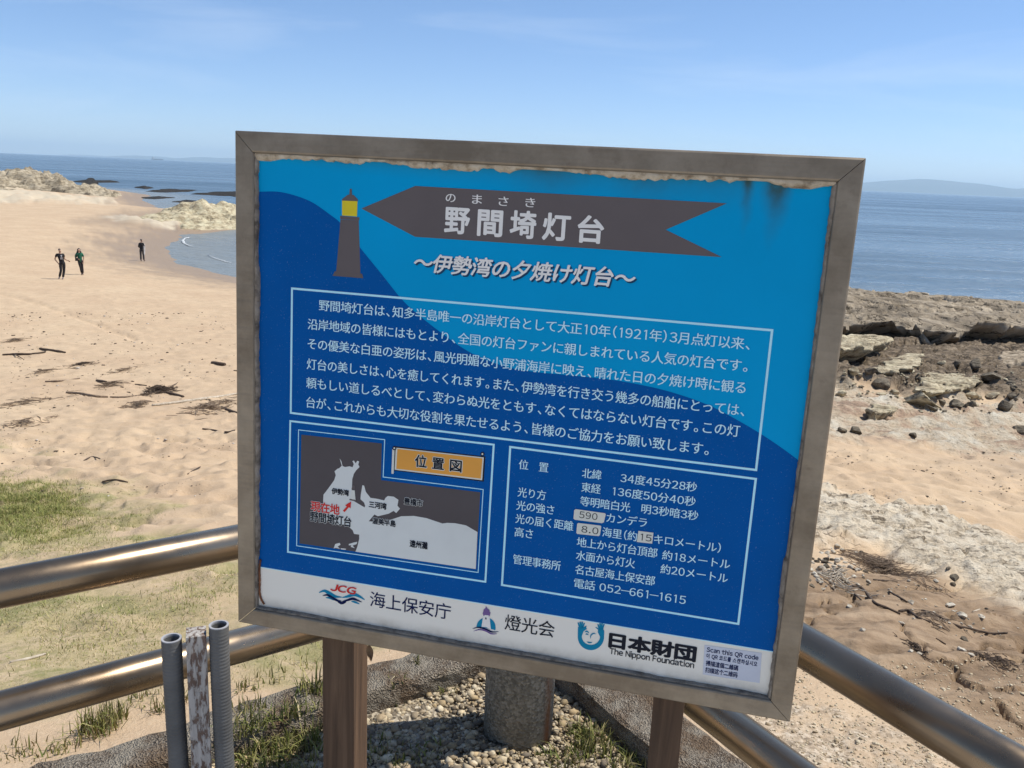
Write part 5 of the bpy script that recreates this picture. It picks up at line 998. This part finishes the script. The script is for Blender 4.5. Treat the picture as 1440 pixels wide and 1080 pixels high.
wrack(172, 522, 34, 18, 40, M_DB, 'thin scatter of brown twigs above the small twig heap', (.12, .45), .007, 7, .04)
wrack(118, 512, 22, 8, 60, M_DW, 'small dark wrack patch high on the left beach', (.12, .4), .008, 8, .05)
wrack(22, 479, 24, 7, 60, M_DB, 'faint brown wrack patch farthest up the left beach edge', (.12, .5), .008, 9, .05)
wrack(192, 571, 36, 9, 90, M_DB, 'sparse brown twigs left of the foot of the bleached pole', (.1, .35), .007, 10, .05)
wrack(1240, 803, 96, 42, 620, M_DB, 'brown twig heap between the rubble and the pale rock, right of the sign', (.05, .24), .0026, 11, .06)
wrack(1176, 812, 64, 34, 60, M_DP, 'pale dry stalks over the rubble beside the sign frame', (.06, .26), .004, 12, .05)
wrack(1312, 868, 70, 18, 60, M_DB, 'thin line of twigs along the brown rock below the pale rock', (.04, .14), .0028, 13, .01)
wrack(1400, 928, 100, 22, 260, M_DW, 'dark fine wrack strip on the brown rock near the right edge', (.015, .06), .002, 14, .012)
wrack(1288, 912, 26, 20, 45, M_DW, 'small dark wrack patch on the brown rock above the right rail', (.02, .07), .003, 15, .02)
# ---- stones
ST = 'stones on the rock right of the sign'
for q, (px, py, w, lb, fl) in enumerate([(1354, 871, 17, 'smooth white oval stone, largest on the brown rock', .6), (1354, 916, 14, 'round white stone beside the dark wrack strip', .75), (1336, 854, 18, 'flat pale stone above the smooth white oval stone', .4), (1380, 873, 13, 'pale stone right of the smooth white oval stone', .5), (1282, 850, 11, 'white stone at the right end of the twig heap', .6), (1196, 855, 11, 'pale stone alone on the sand above the right rail', .5), (1214, 888, 10, 'pale stone close above the right rail', .7), (1269, 880, 12, 'pale stone on the crack above the right rail', .4),
        (1281, 917, 9, 'small white stone in the dark patch above the right rail', .7), (1294, 921, 10, 'pale flat stone right of the small white stone', .4), (1343, 817, 15, 'dark stone standing on the pale rock', .9), (1341, 825, 9, 'small dark stone just below the dark stone on the pale rock', .8), (1317, 820, 9, 'pale knob of stone left of the dark stone on the pale rock', .6), (1358, 902, 13, 'dark flat stone above the round white stone', .4), (1365, 883, 8, 'tiny white stone below the smooth white oval stone', .6), (1366, 924, 11, 'flat grey stone below the round white stone', .4), (1333, 803, 8, 'small dark chip above the dark stone on the pale rock', .5)]):
    boulder(px, py, w, lb, 3*q+1, fl, M_BOLD if 'dark' in lb.split()[:3] else M_CHIP, group=ST, name='stone', cat='stone', sub=3)
r_ = random.Random(21)
for q in range(105):
    a = r_.random(); px, py = r_.gauss(1170, 28), r_.gauss(800, 16)
    if not (1130 < px < 1240 and 772 < py < 832): continue
    boulder(px, py, r_.uniform(4, 12), 'pale angular rubble stone in the heap beside the sign frame', 100+q, r_.choice([.4, .6, .8]), r_.choice([M_CHIP, M_CHIP, M_BOLD]), group='rubble beside the sign frame', name='rubble_stone', cat='stone', sub=2)
for q in range(70):
    px, py = r_.gauss(1300, 60), 0; py = r_.gauss(850+(px-1300)*0.35, 20)
    if not (1180 < px < 1440 and 800 < py < 960): continue
    boulder(px, py, r_.uniform(2.5, 6), 'small loose stone scattered on the brown rock', 300+q, r_.choice([.4, .6]), r_.choice([M_CHIP, M_CHIP, M_BOLD]), group='small stones scattered on brown rock', name='small_stone', cat='stone', sub=2)
# ---- stuff made of very many small pieces
def ico(sub, seed, fl):
    bm = bmesh.new(); bmesh.ops.create_icosphere(bm, subdivisions=sub, radius=1); V = np.array([v.co[:] for v in bm.verts]); F = np.array([[v.index for v in f.verts] for f in bm.faces]); bm.free()
    V = V*(1+0.42*fbm(V[:, 0]*1.3+seed*5, V[:, 1]*1.3, V[:, 2]*1.3, 3))[:, None]; V[:, 2] *= fl; V[:, 0] *= 1.25; return V, F
def scatter(name, pos, size, protos, tint, mat, label, sink=0.2):
    n = len(pos); which = rng.integers(0, len(protos), n); VV, FF, CC, b = [], [], [], 0
    for w, (V, F) in enumerate(protos):
        ix = np.where(which == w)[0]; m = len(ix)
        if m == 0: continue
        a = rng.random(m)*6.283; ca, sa = np.cos(a), np.sin(a); tl = rng.normal(0, .3, m); ct, s_t = np.cos(tl), np.sin(tl)
        X = V[None, :, 0]; Y = V[None, :, 1]*ct[:, None]-V[None, :, 2]*s_t[:, None]; Z = V[None, :, 1]*s_t[:, None]+V[None, :, 2]*ct[:, None]; X = np.broadcast_to(X, Y.shape)
        P3 = np.stack([X*ca[:, None]-Y*sa[:, None], X*sa[:, None]+Y*ca[:, None], Z], -1)*size[ix][:, None, None]+pos[ix][:, None, :]+np.array([0, 0, 1])*(size[ix]*sink)[:, None, None]
        VV.append(P3.reshape(-1, 3)); FF.append((F[None]+(np.arange(m)*len(V))[:, None, None]+b).reshape(-1, 3)); CC.append(np.repeat(tint[ix], len(V), 0)); b += m*len(V)
    C4 = np.concatenate(CC); C4 = np.concatenate([C4, np.ones((len(C4), 1))], 1)
    return props(link(name, mesh_np(name, np.concatenate(VV), np.concatenate(FF), False, {'tint': C4}), mat), label, None, None, 'stuff')
def tint_mat(name, ro=0.9, sc=80, spec=0.3, trans=0):
    k = NT(name); a = k.n('ShaderNodeAttribute'); a.attribute_name = 'tint'; n = k.noise(k.pos(), sc, 4, 0.6)
    m = k.set(k.mix(k.ramp(n, (0.35, 0.0), (0.7, 0.45)), a.outputs['Color'], (0.10, 0.085, 0.065)), ro, 0, spec=spec); return m
M_GRAV = tint_mat('gravel'); PEB = [ico(1, q, fl) for q, fl in enumerate((.6, .75, .5, .85, .65, .45, .7, .8))]
pal = np.array([(0.52, 0.45, 0.33), (0.42, 0.34, 0.235), (0.64, 0.58, 0.46), (0.30, 0.25, 0.185), (0.48, 0.38, 0.24), (0.20, 0.17, 0.135), (0.58, 0.50, 0.37)])
pal = pal*np.array([0.97, 0.92, 0.82])
def in_bed(x, y):
    sl = (x-CORNER[0])*N_L[0]+(y-CORNER[1])*N_L[1]; sr = (x-CORNER[0])*N_R[0]+(y-CORNER[1])*N_R[1]; return (sl < KI_L-.008) & (sr < KI_R-.008)
n = 40000; x = rng.uniform(-1.15, 1.0, n); y = rng.uniform(1.35, 2.75, n); ok = in_bed(x, y) & (np.hypot(x-CORNER[0], y-CORNER[1]) > .103); x, y = x[ok], y[ok]
sz = np.clip(rng.lognormal(math.log(.0046), .5, len(x)), .0022, .015); zz = 0.004*rng.random(len(x))+0.012*np.clip(fbm(x*4, y*4, 3, 3), -.3, 1)
scatter('loose_gravel', np.stack([x, y, zz], -1), sz, PEB, pal[rng.integers(0, len(pal), len(x))]*rng.uniform(.8, 1.2, (len(x), 1)), M_GRAV, 'loose pale gravel around the concrete corner post inside the kerbs')
# pebbly sand below the right rail
P_ = [att(px, py) for px, py in zip(rng.uniform(1020, 1440, 2600), rng.uniform(930, 1110, 2600))]; P_ = np.array([p for p in P_ if (p[0]-CORNER[0])*N_R[0]+(p[1]-CORNER[1])*N_R[1] > KO_R+.01]); sz = np.clip(rng.lognormal(math.log(.0034), .4, len(P_)), .0016, .010)
scatter('beach_pebbles', P_, sz, [ico(1, q, .6) for q in range(6)], pal[rng.integers(0, 3, len(P_))]*1.05, M_GRAV, 'fine pebbles on the sand below the right-hand rails')
# dark crumbs of wrack and shell on the sand
q = 1500; lx_, ly_ = rng.uniform(0, 345, q), 440+rng.random(q)**1.3*260; rx_, ry_ = rng.uniform(1150, 1440, 420), rng.uniform(632, 720, 420); P_ = np.array([att(a, b) for a, b in zip(np.concatenate([lx_, rx_]), np.concatenate([ly_, ry_]))])
keep = fbm(P_[:, 0]*.5, P_[:, 1]*.5, 2, 3) > -.25; P_ = P_[keep]; sz = np.array([px_size(p) for p in P_])*np.clip(rng.lognormal(math.log(.75), .5, len(P_)), .3, 2.4)
tt = np.where(rng.random((len(P_), 1)) < .8, np.array([[.10, .07, .045]]), np.array([[.62, .55, .46]])); scatter('beach_litter', P_, sz, [ico(1, q, .35) for q in range(5)], tt, M_GRAV, 'dark crumbs of wrack and shell scattered over the sand')
# grass
k = NT('grass'); a = k.n('ShaderNodeAttribute'); a.attribute_name = 'tint'; M_GRASS = k.set(a.outputs['Color'], 0.7, 0, spec=0.25, Subsurface_Weight=0.0)
def blades(name, x, y, z, hgt, wid, col, label, lean=0.5):
    n = len(x); a = rng.random(n)*6.283; l = rng.normal(0, lean, n)*hgt; dx, dy = np.cos(a)*l, np.sin(a)*l; b = rng.random(n)*6.283; wx, wy = np.cos(b)*wid, np.sin(b)*wid
    P3 = np.zeros((n, 5, 3)); base = np.stack([x, y, z-.004], -1); P3[:, 0] = base+np.stack([-wx, -wy, 0*x], -1); P3[:, 1] = base+np.stack([wx, wy, 0*x], -1)
    mid = base+np.stack([dx*.35, dy*.35, hgt*.6], -1); P3[:, 2] = mid+np.stack([wx*.7, wy*.7, 0*x], -1); P3[:, 3] = mid-np.stack([wx*.7, wy*.7, 0*x], -1); P3[:, 4] = base+np.stack([dx, dy, hgt*(1-.25*np.abs(l/hgt))], -1)
    o = np.arange(n)[:, None]*5; F = np.concatenate([o+np.array([[0, 1, 2]]), o+np.array([[0, 2, 3]]), o+np.array([[3, 2, 4]])]); C4 = np.concatenate([np.repeat(col, 5, 0), np.ones((n*5, 1))], 1)
    return props(link(name, mesh_np(name, P3.reshape(-1, 3), F, False, {'tint': C4}), M_GRASS), label, None, None, 'stuff')
GCOL = np.array([(0.22, 0.235, 0.06), (0.30, 0.29, 0.09), (0.15, 0.18, 0.045), (0.38, 0.33, 0.14)]); DCOL = np.array([(0.48, 0.39, 0.21), (0.36, 0.28, 0.14), (0.56, 0.47, 0.28), (0.28, 0.26, 0.10)])
zg = z_grass.ravel(); ix = np.where((zg > 0.05) & (np.abs(np.degrees(np.arctan2(GX, GY)).ravel()) < 50) & (~ins.ravel()))[0]; area = (GY*0+RR*RR).ravel()[ix]; pr = zg[ix]*area**0.75
cl = np.clip(0.5+1.1*fbm(GX.ravel()[ix]*1.7, GY.ravel()[ix]*1.7, 31, 4), 0.02, 1)**3.0; dense = sstep(20, -40, poly_sd([(-200, 660), (60, 662), (120, 690), (110, 735), (40, 760), (-200, 780)], PX.ravel()[ix], PY.ravel()[ix])*-1)
pr = pr*(cl+1.6*dense*zg[ix])*sstep(2.2, 4.2, RR.ravel()[ix]); pr /= pr.sum(); n = 70000; s_ = rng.choice(ix, n, p=pr); jit = (RR.ravel()[s_]*0.012)
x = GX.ravel()[s_]+rng.normal(0, 1, n)*jit; y = GY.ravel()[s_]+rng.normal(0, 1, n)*jit; z_ = ground_z(x, y); dn = sstep(-20, 40, poly_sd([(-200, 660), (60, 662), (130, 690), (120, 735), (40, 765), (-200, 790)], *project(np.stack([x, y, z_], -1))[:2])); gp = np.clip(0.40+0.45*dn+0.35*fbm(x*.9, y*.9, 44, 3), 0, 1)
isg = rng.random(n) < gp; col = np.where(isg[:, None], GCOL[rng.integers(0, 4, n)], DCOL[rng.integers(0, 4, n)])*rng.uniform(.75, 1.25, (n, 1)); hg = np.where(isg, rng.uniform(.012, .042, n)*(1+.9*dn), rng.uniform(.005, .020, n))
ok = ((x-CORNER[0])*N_L[0]+(y-CORNER[1])*N_L[1] > KO_L+.01)
blades('beach_grass', x[ok], y[ok], z_[ok], hg[ok], rng.uniform(.0008, .0022, n)[ok]*(1+.6*dn[ok]), col[ok], 'short green and straw-coloured grass on the sand left of the sign', 1.3)
def tuft(cx, cy, zc, rad_, n, h, green=.85):
    a = rng.random(n)*6.283; q = rng.random(n)**.6*rad_; x, y = cx+q*np.cos(a), cy+q*np.sin(a); return x, y, np.full(n, zc), rng.uniform(.35, 1, n)*h, rng.random(n) < green
TU = []
for px, py, zc, rd, n, h in [(345, 1062, 0, .06, 130, .07), (372, 1068, 0, .07, 150, .08), (400, 1050, 0, .07, 140, .08), (430, 1040, 0, .06, 120, .09), (440, 1002, 0, .05, 90, .09), (350, 1030, 0, .05, 80, .06), (410, 1075, 0, .08, 150, .07), (335, 1075, 0, .06, 100, .06), (535, 1060, 0, .06, 60, .05), (570, 1072, 0, .07, 70, .05), (600, 1060, 0, .05, 40, .04), (822, 1040, 0, .05, 130, .075), (838, 1050, 0, .05, 130, .07), (812, 1062, 0, .04, 70, .06), (792, 1072, 0, .05, 70, .05), (896, 1066, 0, .05, 90, .05), (770, 1066, 0, .04, 40, .04), (628, 975, 0, .03, 26, .04), (560, 985, 0, .04, 30, .04), (585, 960, 0, .02, 22, .05), (700, 1070, 0, .04, 30, .03), (880, 1078, 0, .06, 90, .05)]:
    p = on_z(px, py, zc); TU.append(tuft(p[0], p[1], zc, rd, n, h))
for px, py, rd, n, h in [(140, 1030, .07, 150, .13), (158, 1016, .05, 110, .11), (100, 1050, .08, 50, .07), (226, 1000, .04, 40, .08), (60, 1062, .08, 40, .06), (205, 985, .07, 40, .06), (262, 985, .04, 40, .07), (384, 956, .08, 40, .07), (350, 970, .05, 40, .06), (20, 1060, .08, 40, .07), (430, 938, .06, 25, .06)]:
    p = att(px, py)
    if (p[0]-CORNER[0])*N_L[0]+(p[1]-CORNER[1])*N_L[1] > KO_L-.02: TU.append(tuft(p[0], p[1], float(ground_z(p[0], p[1])), rd, n, h, .7))
x, y, z_, h, g = (np.concatenate([t[i] for t in TU]) for i in range(5)); n = len(x); col = np.where(g[:, None], GCOL[rng.integers(0, 4, n)]*.8, DCOL[rng.integers(0, 4, n)]*.8)*rng.uniform(.7, 1.2, (n, 1))
sd_l2 = (x-CORNER[0])*N_L[0]+(y-CORNER[1])*N_L[1]; z_ = np.where((sd_l2 > KI_L) & (sd_l2 < KO_L), KZ-.01, z_)
blades('grass_tufts', x, y, z_, h, rng.uniform(.0013, .0034, n), col, 'longer green grass tufts along the kerb and in the gravel', .65)
# ---- sea air between here and the far shore
k = NT('haze'); k.t.nodes.remove(k.p); pv = k.n('ShaderNodeVolumePrincipled'); pv.inputs['Color'].default_value = (0.70, 0.88, 1.0, 1); pv.inputs['Density'].default_value = 6.5e-5; pv.inputs['Anisotropy'].default_value = 0.1; SC.cycles.volume_bounces = 1; k.l(pv.outputs[0], k.out.inputs['Volume'])
mb = MB(); mb.box((-40000, -3000, -12), (40000, 34000, 400)); o = mb.build('haze', k.m); props(o, kind='stuff')
